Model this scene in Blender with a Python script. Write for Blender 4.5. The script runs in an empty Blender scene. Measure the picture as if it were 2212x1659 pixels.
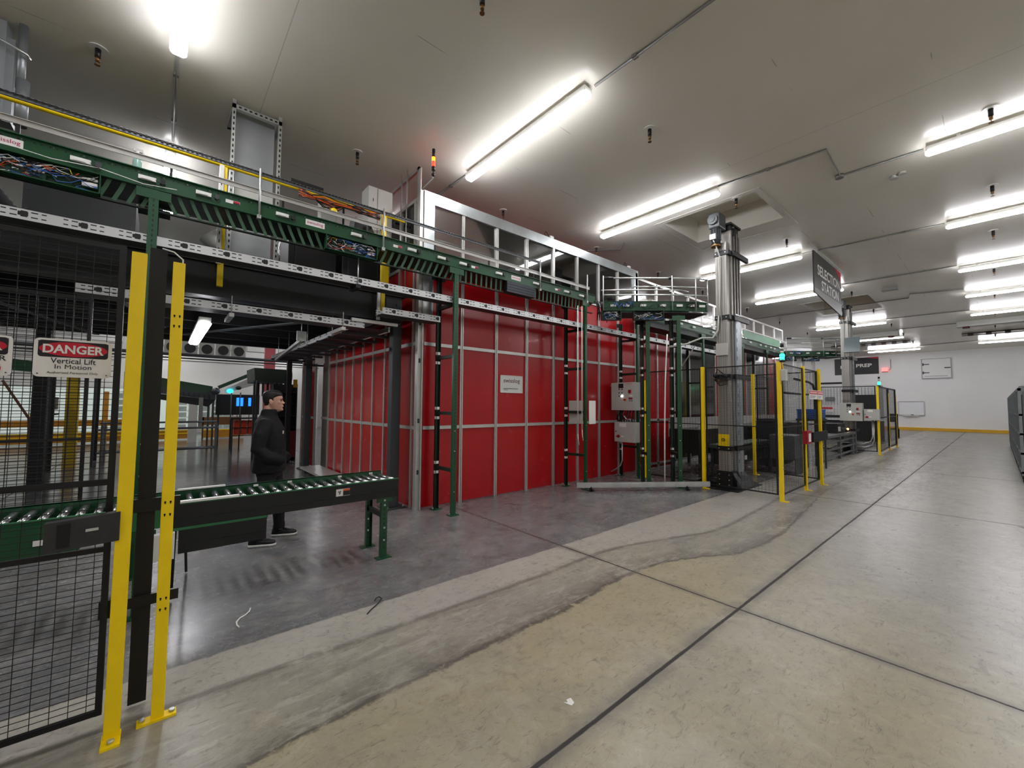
import bpy, bmesh, math, random
from mathutils import Vector, Matrix
random.seed(7)
SC = bpy.context.scene
COL = SC.collection
R = math.radians
# ---------------------------------------------------------------- camera
cam_d = bpy.data.cameras.new('camera'); cam = bpy.data.objects.new('camera', cam_d); COL.objects.link(cam)
yaw, pit, rol = 0.8652283, 0.0499394, 0.0071217
F = Vector((math.cos(yaw)*math.cos(pit), math.sin(yaw)*math.cos(pit), math.sin(pit)))
R0 = Vector((math.sin(yaw), -math.cos(yaw), 0)); U0 = R0.cross(F)
RR = R0*math.cos(rol)+U0*math.sin(rol); UU = U0*math.cos(rol)-R0*math.sin(rol)
m = Matrix(((RR.x, UU.x, -F.x, 0), (RR.y, UU.y, -F.y, 0), (RR.z, UU.z, -F.z, 1.65), (0, 0, 0, 1)))
cam.matrix_world = m
cam_d.sensor_width = 36; cam_d.lens = 891.427*36/2212; cam_d.clip_start = .05; cam_d.clip_end = 300
SC.camera = cam
# ---------------------------------------------------------------- world, exposure
w = bpy.data.worlds.new('world'); SC.world = w; w.use_nodes = True
w.node_tree.nodes['Background'].inputs[0].default_value = (.8, .82, .85, 1)
w.node_tree.nodes['Background'].inputs[1].default_value = 0.02
SC.view_settings.view_transform = 'Standard'; SC.view_settings.look = 'None'
SC.view_settings.gamma = 1; SC.view_settings.use_curve_mapping = False
SC.view_settings.exposure = 1.22
LAMP = 21.0
try:
    SC.cycles.use_denoising = True; SC.cycles.max_bounces = 10; SC.cycles.diffuse_bounces = 6
    SC.cycles.glossy_bounces = 5; SC.cycles.transparent_max_bounces = 16; SC.cycles.sample_clamp_indirect = 8
    SC.cycles.use_light_tree = True; SC.cycles.caustics_reflective = False; SC.cycles.caustics_refractive = False
except Exception: pass

# ---------------------------------------------------------------- helpers
def lin(h):
    h = h.lstrip('#'); c = [int(h[i:i+2], 16)/255 for i in (0, 2, 4)]
    return tuple(((x/12.92) if x <= .04045 else ((x+.055)/1.055)**2.4) for x in c)+(1,)
MAT = {}
def mat(name, col, rough=.5, metal=0., noise=0., nsc=6., spec=.5, emit=None, es=0., coat=0., bump=0.):
    if name in MAT: return MAT[name]
    M = bpy.data.materials.new(name); M.use_nodes = True; nt = M.node_tree; b = nt.nodes['Principled BSDF']
    c = lin(col) if isinstance(col, str) else col
    b.inputs['Base Color'].default_value = c; b.inputs['Roughness'].default_value = rough
    b.inputs['Metallic'].default_value = metal; b.inputs['Specular IOR Level'].default_value = spec
    b.inputs['Coat Weight'].default_value = coat
    if emit: b.inputs['Emission Color'].default_value = lin(emit); b.inputs['Emission Strength'].default_value = es
    tc = nt.nodes.new('ShaderNodeTexCoord'); nz = nt.nodes.new('ShaderNodeTexNoise')
    nz.inputs['Scale'].default_value = nsc; nz.inputs['Detail'].default_value = 5
    nt.links.new(tc.outputs['Object'], nz.inputs['Vector'])
    if noise > 0:
        mx = nt.nodes.new('ShaderNodeMix'); mx.data_type = 'RGBA'
        mr = nt.nodes.new('ShaderNodeMapRange'); mr.inputs[1].default_value = .3; mr.inputs[2].default_value = .7
        nt.links.new(nz.outputs['Fac'], mr.inputs[0]); nt.links.new(mr.outputs[0], mx.inputs[0])
        mx.inputs[6].default_value = tuple(x*(1-noise) for x in c[:3])+(1,)
        mx.inputs[7].default_value = tuple(min(1, x*(1+noise)) for x in c[:3])+(1,)
        nt.links.new(mx.outputs[2], b.inputs['Base Color'])
        m2 = nt.nodes.new('ShaderNodeMapRange'); m2.inputs[3].default_value = rough*.85; m2.inputs[4].default_value = min(1, rough*1.15)
        nt.links.new(nz.outputs['Fac'], m2.inputs[0]); nt.links.new(m2.outputs[0], b.inputs['Roughness'])
    if bump > 0:
        bp = nt.nodes.new('ShaderNodeBump'); bp.inputs['Strength'].default_value = bump; bp.inputs['Distance'].default_value = .01
        nt.links.new(nz.outputs['Fac'], bp.inputs['Height']); nt.links.new(bp.outputs[0], b.inputs['Normal'])
    MAT[name] = M; return M

class MB:
    def __init__(s): s.v = []; s.f = []; s.sm = []
    def add(s, vs, fs, smooth=False):
        o = len(s.v); s.v += [Vector(v) for v in vs]; s.f += [tuple(i+o for i in f) for f in fs]; s.sm += [smooth]*len(fs); return s
    def box(s, x0, x1, y0, y1, z0, z1):
        x0, x1 = sorted((x0, x1)); y0, y1 = sorted((y0, y1)); z0, z1 = sorted((z0, z1))
        return s.add([(x0,y0,z0),(x1,y0,z0),(x1,y1,z0),(x0,y1,z0),(x0,y0,z1),(x1,y0,z1),(x1,y1,z1),(x0,y1,z1)],
            [(0,3,2,1),(4,5,6,7),(0,1,5,4),(1,2,6,5),(2,3,7,6),(3,0,4,7)])
    def ob(s, c, ux, uy, uz, hx, hy, hz):
        c = Vector(c); a = Vector(ux)*hx; b = Vector(uy)*hy; d = Vector(uz)*hz
        vs = [c-a-b-d, c+a-b-d, c+a+b-d, c-a+b-d, c-a-b+d, c+a-b+d, c+a+b+d, c-a+b+d]
        return s.add(vs, [(0,3,2,1),(4,5,6,7),(0,1,5,4),(1,2,6,5),(2,3,7,6),(3,0,4,7)])
    def beam(s, p, q, w, h, up=(0,0,1)):
        p = Vector(p); q = Vector(q); d = (q-p); L = d.length; d.normalize()
        u = Vector(up)
        if abs(d.dot(u)) > .98: u = Vector((1,0,0))
        sd = d.cross(u).normalized(); u2 = sd.cross(d)
        return s.ob((p+q)/2, d, sd, u2, L/2, w/2, h/2)
    def cyl(s, p, q, r, n=12, r2=None):
        p = Vector(p); q = Vector(q); d = (q-p).normalized(); r2 = r if r2 is None else r2
        u = Vector((0,0,1)) if abs(d.z) < .9 else Vector((1,0,0))
        a = d.cross(u).normalized(); b = d.cross(a)
        vs = [p+(a*math.cos(t)+b*math.sin(t))*r for t in [2*math.pi*i/n for i in range(n)]]
        vs += [q+(a*math.cos(t)+b*math.sin(t))*r2 for t in [2*math.pi*i/n for i in range(n)]]
        s.add(vs, [(i, (i+1) % n, n+(i+1) % n, n+i) for i in range(n)], True)
        o = len(s.v)-2*n
        s.f += [tuple(o+i for i in range(n-1, -1, -1)), tuple(o+n+i for i in range(n))]; s.sm += [False, False]
        return s
    def tube(s, pts, r, n=8):
        pts = [Vector(p) for p in pts]; N = len(pts); vs = []; prev = None
        for i, p in enumerate(pts):
            d = (pts[min(i+1, N-1)]-pts[max(i-1, 0)]).normalized()
            if prev is None:
                u = Vector((0,0,1)) if abs(d.z) < .9 else Vector((1,0,0)); a = d.cross(u).normalized()
            else:
                a = (prev-d*prev.dot(d)).normalized()
            prev = a; b = d.cross(a); rr = r[i] if isinstance(r, (list, tuple)) else r
            vs += [p+(a*math.cos(2*math.pi*k/n)+b*math.sin(2*math.pi*k/n))*rr for k in range(n)]
        fs = [(i*n+k, i*n+(k+1) % n, (i+1)*n+(k+1) % n, (i+1)*n+k) for i in range(N-1) for k in range(n)]
        s.add(vs, fs, True); o = len(s.v)-len(vs)
        s.f += [tuple(o+k for k in range(n-1, -1, -1)), tuple(o+(N-1)*n+k for k in range(n))]; s.sm += [False]*2
        return s
    def rings(s, rs, smooth=True):          # list of closed rings (same length), capped
        n = len(rs[0]); vs = [v for r_ in rs for v in r_]; N = len(rs)
        fs = [(i*n+k, i*n+(k+1) % n, (i+1)*n+(k+1) % n, (i+1)*n+k) for i in range(N-1) for k in range(n)]
        s.add(vs, fs, smooth); o = len(s.v)-len(vs)
        s.f += [tuple(o+k for k in range(n-1, -1, -1)), tuple(o+(N-1)*n+k for k in range(n))]; s.sm += [smooth]*2
        return s
    def sph(s, c, rx, ry=None, rz=None, n=12, m_=8):
        ry = ry or rx; rz = rz or rx; c = Vector(c); rs = []
        for i in range(1, m_):
            t = math.pi*i/m_
            rs.append([c+Vector((rx*math.sin(t)*math.cos(2*math.pi*k/n), ry*math.sin(t)*math.sin(2*math.pi*k/n), -rz*math.cos(t))) for k in range(n)])
        return s.rings(rs)
    def prism(s, pts, off):                  # planar polygon extruded by vector off
        n = len(pts); off = Vector(off); a = [Vector(p) for p in pts]
        return s.add(a+[p+off for p in a], [tuple(range(n)), tuple(range(2*n-1, n-1, -1))]+[(i, i+n, (i+1) % n+n, (i+1) % n) for i in range(n)])
    def build(s, name, M, parent=None, origin=None, bev=0., extra=()):
        me = bpy.data.meshes.new(name); mi = [0]*len(s.f)
        for k, (b2, M2) in enumerate(extra):
            o2 = len(s.v); s.v += b2.v; s.f += [tuple(i+o2 for i in f) for f in b2.f]; s.sm += b2.sm; mi += [k+1]*len(b2.f)
        if parent is not None: o = ORG[parent.name]
        else: o = Vector(origin) if origin is not None else Vector((0,0,0))
        me.from_pydata([tuple(v-o) for v in s.v], [], s.f)
        me.polygons.foreach_set('use_smooth', s.sm); me.polygons.foreach_set('material_index', mi)
        bm = bmesh.new(); bm.from_mesh(me); bmesh.ops.recalc_face_normals(bm, faces=bm.faces); bm.to_mesh(me); bm.free()
        me.materials.append(M)
        for b2, M2 in extra: me.materials.append(M2)
        ob = bpy.data.objects.new(name, me); COL.objects.link(ob)
        if parent is not None: ob.parent = parent
        else: ob.location = o
        ORG[ob.name] = o
        if bev:
            md = ob.modifiers.new('bevel', 'BEVEL'); md.width = bev; md.segments = 2; md.limit_method = 'ANGLE'
        return ob
ORG = {}
def tag(o, label, cat, group=None, kind=None):
    if label: o['label'] = label
    if cat: o['category'] = cat
    if group: o['group'] = group
    if kind: o['kind'] = kind
    return o
def thing(name, label, cat, loc=(0,0,0), group=None):
    o = bpy.data.objects.new(name, None); COL.objects.link(o); o.location = loc; o.empty_display_size = .2
    ORG[o.name] = Vector(loc); return tag(o, label, cat, group)
def struct(name, mb, M, origin=None): return tag(mb.build(name, M, None, origin), None, None, None, 'structure')
def dup(root, delta, label=None, group=None):
    d = Vector(delta)
    def rec(o, par):
        c = o.copy(); COL.objects.link(c)
        if par is not None: c.parent = par
        ORG[c.name] = ORG[o.name]+d
        for ch in list(KIDS.get(o.name, [])): rec(ch, c)
        return c
    KIDS = {}
    for o in bpy.data.objects:
        if o.parent: KIDS.setdefault(o.parent.name, []).append(o)
    r_ = rec(root, None); r_.location = Vector(root.location)+d
    if label: r_['label'] = label
    if group: r_['group'] = group
    return r_
def text(s, c, right, up, w, h, M, name, parent, ex=.0006, off=.006):
    cu = bpy.data.curves.new('lettering', 'FONT'); cu.body = s; cu.align_x = 'CENTER'; cu.align_y = 'CENTER'; cu.size = 1
    cu.offset = off; cu.resolution_u = 3
    to = bpy.data.objects.new('lettering', cu); COL.objects.link(to)
    me = bpy.data.meshes.new_from_object(to)
    bpy.data.objects.remove(to); bpy.data.curves.remove(cu)
    xs = [v.co.x for v in me.vertices]; ys = [v.co.y for v in me.vertices]
    x0, x1, y0, y1 = min(xs), max(xs), min(ys), max(ys)
    c = Vector(c); rt = Vector(right); u_ = Vector(up); n = rt.cross(u_); o = ORG[parent.name]
    for v in me.vertices:
        p = c+rt*((v.co.x-(x0+x1)/2)/(x1-x0)*w)+u_*((v.co.y-(y0+y1)/2)/(y1-y0)*h)+n*ex
        v.co = p-o
    me.materials.clear(); me.materials.append(M)
    me.name = name; ob = bpy.data.objects.new(name, me); COL.objects.link(ob); ob.parent = parent; ORG[ob.name] = o
    return ob
def plate(c, right, up, w, h, t=.002, r=0):      # flat plate facing right x up
    c = Vector(c); rt = Vector(right); u_ = Vector(up); n = rt.cross(u_); b = MB()
    if r <= 0: pts = [c-rt*w/2-u_*h/2, c+rt*w/2-u_*h/2, c+rt*w/2+u_*h/2, c-rt*w/2+u_*h/2]
    else:
        pts = []
        for sx, sy, a0 in ((1,-1,-90), (1,1,0), (-1,1,90), (-1,-1,180)):
            for k in range(5):
                a = R(a0+k*22.5); pts.append(c+rt*(sx*(w/2-r)+r*math.cos(a))+u_*(sy*(h/2-r)+r*math.sin(a)))
    return b.prism(pts, n*-t)
def ell(c, right, up, a, b_, t=.001, n=28):
    c = Vector(c); rt = Vector(right); u_ = Vector(up)
    return MB().prism([c+rt*a*math.cos(2*math.pi*k/n)+u_*b_*math.sin(2*math.pi*k/n) for k in range(n)], rt.cross(u_)*-t)
FX = ((0,-1,0), (0,0,1))     # facing -X : right = -Y
FY = ((1,0,0), (0,0,1))      # facing -Y : right = +X

# ---------------------------------------------------------------- materials
RED = mat('red_panel', '#a90812', .26, 0, .05, 3, .45, coat=.08)
ALU = mat('aluminium', '#c6c5c0', .34, .55, .05, 9)
GALV = mat('galvanised_steel', '#c9ccca', .3, .75, .12, 5)
GREY = mat('grey_steel_paint', '#363a3c', .5, 0, .08, 5)
DARK = mat('dark_steel', '#131415', .5, .1, .1, 4)
BLACK = mat('black_paint', '#08080a', .45, 0, .1, 8)
GREEN = mat('green_paint', '#174a2a', .35, 0, .08, 7)
DGREEN = mat('dark_and_shaded_green', '#0c2014', .45, 0, .1, 7)  # dark green parts; on rear frame posts it stands in for shade
YEL = mat('yellow_paint', '#fbd800', .42, 0, .04, 9)
BEIGE = mat('cabinet_grey', '#bcbdb6', .4, 0, .03, 5)
WHT = mat('white_plastic', '#e4e4df', .45, 0, .03, 9)
LBL = mat('label_white', '#ebe9e4', .5)
LRED = mat('sign_red', '#c8102e', .45); LBLK = mat('sign_black', '#141218', .45); LDK = mat('sign_charcoal', '#2b2a29', .35)
ORNG = mat('orange_plastic', '#d95a1a', .45); BLUE = mat('blue_plastic', '#1c4f9c', .4); CYAN = mat('cyan_cable', '#3a6cc0', .5)
RUB = mat('rubber', '#101011', .7); CHR = mat('chrome_roller', '#b9bcbb', .22, .9, .1, 20)
BRASS = mat('brass', '#8a6a45', .4, .8); PINK = mat('magenta_print', '#b0245a', .5)
PCB = mat('circuit_board', '#1d4a3a', .5, 0, .3, 60); PIPE = mat('conduit_grey', '#8b8c88', .4, .4, .05, 4)
WOODY = mat('ochre_paint', '#b87d14', .5, 0, .08, 3)
TOTE = mat('red_tote', '#c23a20', .45, 0, .08, 5)
EM = mat('lamp_diffuser', '#ffffff', .4, emit='#fbfaff', es=LAMP)
EMG = mat('green_beacon', '#18c878', .3, emit='#20e08c', es=3.0)
EMR = mat('red_beacon', '#ff2a1a', .3, emit='#ff1c10', es=5.0); EMO = mat('amber_beacon', '#ff9020', .3, emit='#ff8a10', es=2.5)
EMW = mat('white_pilot', '#ffffff', .3, emit='#ffffff', es=4.0); EMB = mat('blue_screen', '#1c60e0', .3, emit='#1c64f0', es=1.4)
EMC = mat('cyan_lamp', '#20e0ff', .3, emit='#18e0ff', es=2.5); EXIT = mat('exit_red', '#ff8a88', .4, emit='#ff6a66', es=.9)

def glass_mat(name, tint, gl=.1, rough=.04):
    M = bpy.data.materials.new(name); M.use_nodes = True; nt = M.node_tree; nt.nodes.clear()
    o = nt.nodes.new('ShaderNodeOutputMaterial'); mx = nt.nodes.new('ShaderNodeMixShader')
    t = nt.nodes.new('ShaderNodeBsdfTransparent'); g = nt.nodes.new('ShaderNodeBsdfGlossy'); fr = nt.nodes.new('ShaderNodeFresnel')
    t.inputs[0].default_value = tint; g.inputs['Roughness'].default_value = rough; fr.inputs[0].default_value = 1.5
    ad = nt.nodes.new('ShaderNodeMath'); ad.operation = 'ADD'; ad.inputs[1].default_value = gl; ad.use_clamp = True
    nt.links.new(fr.outputs[0], ad.inputs[0]); nt.links.new(ad.outputs[0], mx.inputs[0])
    nt.links.new(t.outputs[0], mx.inputs[1]); nt.links.new(g.outputs[0], mx.inputs[2]); nt.links.new(mx.outputs[0], o.inputs[0])
    return M
GLASS = glass_mat('clear_pane', (.86, .87, .86, 1)); CURT = glass_mat('strip_plastic', (.72, .75, .75, 1), .16, .12)

# node expression helper for the floor
class N:
    nt = None
    def __init__(s, o): s.o = o
    @staticmethod
    def op(op, *a, clamp=False):
        n = N.nt.nodes.new('ShaderNodeMath'); n.operation = op; n.use_clamp = clamp
        for i, x in enumerate(a):
            if isinstance(x, N): N.nt.links.new(x.o, n.inputs[i])
            else: n.inputs[i].default_value = x
        return N(n.outputs[0])
    def __add__(s, b): return N.op('ADD', s, b)
    def __sub__(s, b): return N.op('SUBTRACT', s, b)
    def __mul__(s, b): return N.op('MULTIPLY', s, b)
    __radd__ = __add__
    def __rmul__(s, b): return N.op('MULTIPLY', s, b)
    def __rsub__(s, b): return N.op('SUBTRACT', b, s)
def step(x, a, b):
    n = N.nt.nodes.new('ShaderNodeMapRange'); n.interpolation_type = 'SMOOTHSTEP'; n.clamp = True
    N.nt.links.new(x.o, n.inputs[0]); n.inputs[1].default_value = a; n.inputs[2].default_value = b; return N(n.outputs[0])
def noise(vec, sc, det=5, rgh=.55, dist=0.):
    n = N.nt.nodes.new('ShaderNodeTexNoise'); n.inputs['Scale'].default_value = sc; n.inputs['Detail'].default_value = det
    n.inputs['Roughness'].default_value = rgh; n.inputs['Distortion'].default_value = dist
    N.nt.links.new(vec, n.inputs['Vector']); return N(n.outputs['Fac'])
def vscale(vec, s3):
    n = N.nt.nodes.new('ShaderNodeMapping'); n.inputs['Scale'].default_value = s3; N.nt.links.new(vec, n.inputs['Vector']); return n.outputs[0]
def mixc(f, a, b):
    n = N.nt.nodes.new('ShaderNodeMix'); n.data_type = 'RGBA'; n.clamp_factor = True
    N.nt.links.new(f.o, n.inputs[0])
    for i, x in ((6, a), (7, b)):
        if isinstance(x, tuple): n.inputs[i].default_value = x
        else: N.nt.links.new(x, n.inputs[i])
    return n.outputs[2]
def curve(x, lo, hi, ylo, yhi, pts):
    t = N.op('DIVIDE', x-lo, hi-lo, clamp=True); n = N.nt.nodes.new('ShaderNodeFloatCurve'); N.nt.links.new(t.o, n.inputs[1])
    c = n.mapping.curves[0]; P = [((a-lo)/(hi-lo), (b-ylo)/(yhi-ylo)) for a, b in pts]
    c.points[0].location = P[0]; c.points[1].location = P[-1]
    for p in P[1:-1]: c.points.new(*p)
    n.mapping.update(); return N(n.outputs[0])*(yhi-ylo)+ylo

def floor_material():
    M = bpy.data.materials.new('sealed_concrete'); M.use_nodes = True; nt = M.node_tree; N.nt = nt
    b = nt.nodes['Principled BSDF']; tc = nt.nodes.new('ShaderNodeTexCoord'); P = tc.outputs['Object']
    sp = nt.nodes.new('ShaderNodeSeparateXYZ'); nt.links.new(P, sp.inputs[0]); X = N(sp.outputs[0]); Y = N(sp.outputs[1])
    n1 = noise(P, .55, 6, .6); n2 = noise(P, 3.2, 8, .65, .6); n3 = noise(vscale(P, (1.2, 5., 1)), 2.6, 8, .7, .5); n4 = noise(P, 38, 3, .6)
    n5 = noise(vscale(P, (.5, 2.2, 1)), 1.1, 5, .6, 1.)
    n6 = noise(P, 11, 9, .72, .8); n7 = noise(vscale(P, (1., 3.2, 1)), 9, 8, .75, 1.5); n8 = noise(P, 150, 2, .5); n9 = noise(P, 1.6, 7, .7, 1.2)
    col = mixc(step(n1, .38, .62), lin('#8f8b7f'), lin('#979075'))
    col = mixc(step(n2, .35, .75)*.5, col, lin('#807d76'))
    col = mixc(step(n5, .55, .72)*.35, col, lin('#7a766f'))
    # aisle side (right): greyer and smoother
    col = mixc(step(X-Y*.6, 3.2, 6.0)*.75, col, lin('#918f89'))
    # yellowish slab patch by the joints
    dx = X-3.1; dy = Y-1.95
    pat = N.op('SQRT', dx*dx*.22+dy*dy*2.2)+(n2-.5)*.9
    col = mixc((1-step(pat, .5, .8))*.5, col, lin('#aea07a'))
    jit = (n3-.5)*.16+(n6-.5)*.12
    A = curve(X, 0, 10, 2, 4, [(0, 2.98), (1.4, 2.94), (2.8, 2.92), (3.9, 2.93), (4.9, 2.70), (5.7, 2.49), (7, 2.51), (9.2, 2.66), (10, 2.7)])
    B = curve(X, 0, 27, 1, 3, [(0, 2.1), (.7, 2.3), (2.7, 2.33), (3.5, 2.39), (4.5, 2.19), (5.6, 1.87), (7.2, 1.97), (10.8, 2.27), (16.3, 2.31), (26, 2.12), (27, 2.1)])
    # three strips of slab: clean beige up to edge B, grimy up to edge A, pale bare concrete up to the sealed floor
    YA = Y-A+jit*.6; YB = Y-B+jit*.8; fade = 1-step(X, 15, 24)
    beige = (1-step(YB, -.01, .01))*(1-step(X-Y*.6, 3.0, 5.2))
    col = mixc(beige*.45, col, lin('#a79c7e'))
    mid = step(YB, -.008, .008)*(1-step(YA, -.01, .01))
    col = mixc(mid*.55, col, lin('#9b978d'))
    grime = mid*(1-step(YB, .0, .30))*step(n9, .30, .60)*fade
    col = mixc(grime*.8, col, lin('#5e5850'))
    streak = mid*step(n3, .50, .62)*fade
    col = mixc(streak*.5, col, lin('#b5b0a6')); col = mixc(mid*step(n5, .52, .62)*.4, col, lin('#6f6a62'))
    band = step(YA, -.006, .006)*(1-step(Y, 3.36, 3.42))
    col = mixc(band*.7, col, lin('#b3afa6'))
    dA = N.op('ABSOLUTE', YA); dB = N.op('ABSOLUTE', YB)
    col = mixc((1-step(dA, .005, .05))*step(n2, .34, .5)*.7*fade, col, lin('#5a554e'))
    col = mixc((1-step(dB, .006, .035))*step(n6, .34, .5)*.8*fade, col, lin('#4a453f'))
    col = mixc(band*(1-step(YA, .0, .13))*step(n6, .45, .6)*.5, col, lin('#77726a'))
    # sealed dark floor under the machinery
    edge = step(Y+(n2-.5)*.05+(n1-.5)*.05+(n6-.5)*.06, 3.365, 3.39)
    dk = mixc(step(n3, .35, .7), lin('#77787a'), lin('#646362')); dk = mixc(step(n2, .5, .7)*.6, dk, lin('#4c4a49'))
    dk = mixc(step(n1, .5, .62)*.35, dk, lin('#7d7a76')); dk = mixc(step(n7, .55, .62)*.4, dk, lin('#3c3a39')); dk = mixc(step(n9, .56, .6)*.35, dk, lin('#4a4948'))
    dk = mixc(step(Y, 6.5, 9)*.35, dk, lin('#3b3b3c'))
    col = mixc(edge, col, dk)
    # dark brownish tyre dirt further down the aisle
    tyre = step(n3+n5*.5, .70, .86)*step(X, 7, 12)*step(Y, .2, 1.6)
    col = mixc(tyre*.85, col, lin('#6b6058'))
    col = mixc(step(n3, .60, .70)*.35, col, lin('#5f5b55'))
    # mottling, scuffs and pitting of the worn slab
    col = mixc(step(n9, .50, .70)*.25, col, lin('#7d7a73'))
    col = mixc(step(n9, .50, .34)*.22, col, lin('#b8b3a6'))
    col = mixc(step(n6, .52, .68)*.42, col, lin('#625e57'))
    col = mixc(step(n6, .48, .34)*.20, col, lin('#bdb7a8'))
    col = mixc(step(n7, .56, .64)*.55, col, lin('#56524c'))
    col = mixc(step(n8, .45, .75)*.14, col, lin('#4a4742'))
    # joints
    jy = N.op('ABSOLUTE', Y-1.42+(n3-.5)*.02); jx = N.op('ABSOLUTE', N.op('PINGPONG', X-3.65+(n3-.5)*.02, 2.8))
    col = mixc((1-step(jy, .015, .10))*step(n9, .3, .6)*.75, col, lin('#6d675f')); col = mixc((1-step(jx, .015, .08))*step(n9, .3, .6)*.7, col, lin('#6d675f'))
    jl = N.op('MAXIMUM', 1-step(jy, .008, .016), 1-step(jx, .006, .013))
    col = mixc(jl, col, lin('#26231f'))
    col = mixc(step(n4, .62, .8)*.25, col, lin('#4a4742'))
    nt.links.new(col, b.inputs['Base Color'])
    rg = N.op('ADD', n2*.2, edge*-.06)+.13+jl*.3+n5*.08+n6*.10+step(Y, 6.5, 9)*-.1
    nt.links.new(rg.o, b.inputs['Roughness']); b.inputs['Specular IOR Level'].default_value = .5
    bp = nt.nodes.new('ShaderNodeBump'); bp.inputs['Strength'].default_value = .14; bp.inputs['Distance'].default_value = .004
    hh = n2*.5-jl*1.5+n4*.15; hh = hh+n6*.35; nt.links.new(hh.o, bp.inputs['Height']); nt.links.new(bp.outputs[0], b.inputs['Normal'])
    return M

def ceiling_material():
    M = bpy.data.materials.new('ceiling_panel'); M.use_nodes = True; nt = M.node_tree; N.nt = nt; b = nt.nodes['Principled BSDF']
    tc = nt.nodes.new('ShaderNodeTexCoord'); P = tc.outputs['Object']; sp = nt.nodes.new('ShaderNodeSeparateXYZ'); nt.links.new(P, sp.inputs[0])
    X = N(sp.outputs[0]); Y = N(sp.outputs[1]); n1 = noise(P, .4, 3)
    s1 = N.op('ABSOLUTE', N.op('PINGPONG', Y-.35, .6)); col = mixc(step(n1, .3, .7), lin('#e2dfd3'), lin('#eae7de'))
    s2 = N.op('ABSOLUTE', N.op('PINGPONG', X-.9, 3.1))
    col = mixc((1-step(s2, .003, .006))*.45, col, lin('#93928c')); col = mixc((1-step(s1, .003, .007))*step(noise(P, 1.1, 2), .55, .6)*.6, col, lin('#8e8d87'))
    nt.links.new(col, b.inputs['Base Color']); b.inputs['Roughness'].default_value = .24; b.inputs['Specular IOR Level'].default_value = .13
    return M

def tray_material():                      # light slotted steel : rows of punched slots along X, set off in black
    M = bpy.data.materials.new('slotted_tray_steel'); M.use_nodes = True; nt = M.node_tree; N.nt = nt; b = nt.nodes['Principled BSDF']
    tc = nt.nodes.new('ShaderNodeTexCoord'); sp = nt.nodes.new('ShaderNodeSeparateXYZ'); nt.links.new(tc.outputs['Object'], sp.inputs[0])
    X = N(sp.outputs[0]); Y = N(sp.outputs[1]); Z = N(sp.outputs[2])
    S = X+Y                                # runs along X or along Y
    u = N.op('MODULO', S+40.0, .36); a = N.op('MODULO', S+40.0, .06)
    slot = step(a, .012, .013)*(1-step(a, .052, .053))*step(u, .08, .085)*(1-step(u, .34, .345))
    r1 = 1-step(N.op('ABSOLUTE', Z-.072), .0045, .006); r2 = 1-step(N.op('ABSOLUTE', Z-.03), .0045, .006)
    big = step(u, .175, .178)*(1-step(u, .235, .238))*(1-step(N.op('ABSOLUTE', Z-.052), .017, .018))
    f = N.op('MAXIMUM', N.op('MAXIMUM', r1, r2)*slot, big)
    col = mixc(f, lin('#cfd1d1'), lin('#0b0b0c')); nt.links.new(col, b.inputs['Base Color'])
    mt = .45*(1-f); nt.links.new(mt.o, b.inputs['Metallic']); b.inputs['Roughness'].default_value = .4
    return M
TRAY = tray_material()
TRAYB = mat('tray_floor_steel', '#3a3b3b', .5, .3, .1, 8)

# ---------------------------------------------------------------- room
HC = 5.65
struct('floor', MB().box(-12, 42.2, -7, 31, -.15, 0), floor_material())
ceil = MB()
pits = [(8.30, 9.90, 2.80, 4.62), (19.0, 21.9, 2.85, 4.75)]
xs = [-12, 8.30, 9.90, 19.0, 21.9, 42.2]
for i in range(5):
    if i in (1, 3):
        p = pits[0] if i == 1 else pits[1]
        ceil.box(xs[i], xs[i+1], -7, p[2], HC, HC+.9); ceil.box(xs[i], xs[i+1], p[3], 31, HC, HC+.9); ceil.box(xs[i], xs[i+1], p[2], p[3], HC+.55, HC+.9)
    else: ceil.box(xs[i], xs[i+1], -7, 31, HC, HC+.9)
struct('ceiling', ceil, ceiling_material())
tr = MB()
for p in pits:
    for (x0, x1, y0, y1) in ((p[0]-.1, p[1]+.55, p[2]-.12, p[2]-.10), (p[0]-.1, p[1]+.55, p[3]+.16, p[3]+.18), (p[0]-.12, p[0]-.10, p[2]-.12, p[3]+.18), (p[1]+.53, p[1]+.55, p[2]-.12, p[3]+.18)):
        tr.box(x0, x1, y0, y1, HC-.006, HC+.01)
struct('trim_1', tr, mat('ceiling_trim', '#cfcec8', .4))
WALL = mat('wall_panel', '#efefee', .45, 0, .03, .7)
struct('wall_far', MB().box(42, 42.2, -7, 31, 0, HC), WALL)
struct('wall_back', MB().box(-12, 42, 30.8, 31, 0, HC), WALL)
struct('wall_left', MB().box(-12.2, -12, -7, 31, 0, HC), WALL)
struct('wall_near', MB().box(-12, 42, -7.2, -7, 0, HC), WALL)
struct('baseboard_far', MB().box(41.86, 42, -1.2, 6.2, 0, .2).box(41.80, 41.86, -1.2, 6.2, 0, .12), mat('curb_yellow', '#d9aa22', .5, 0, .06, 3))

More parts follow.
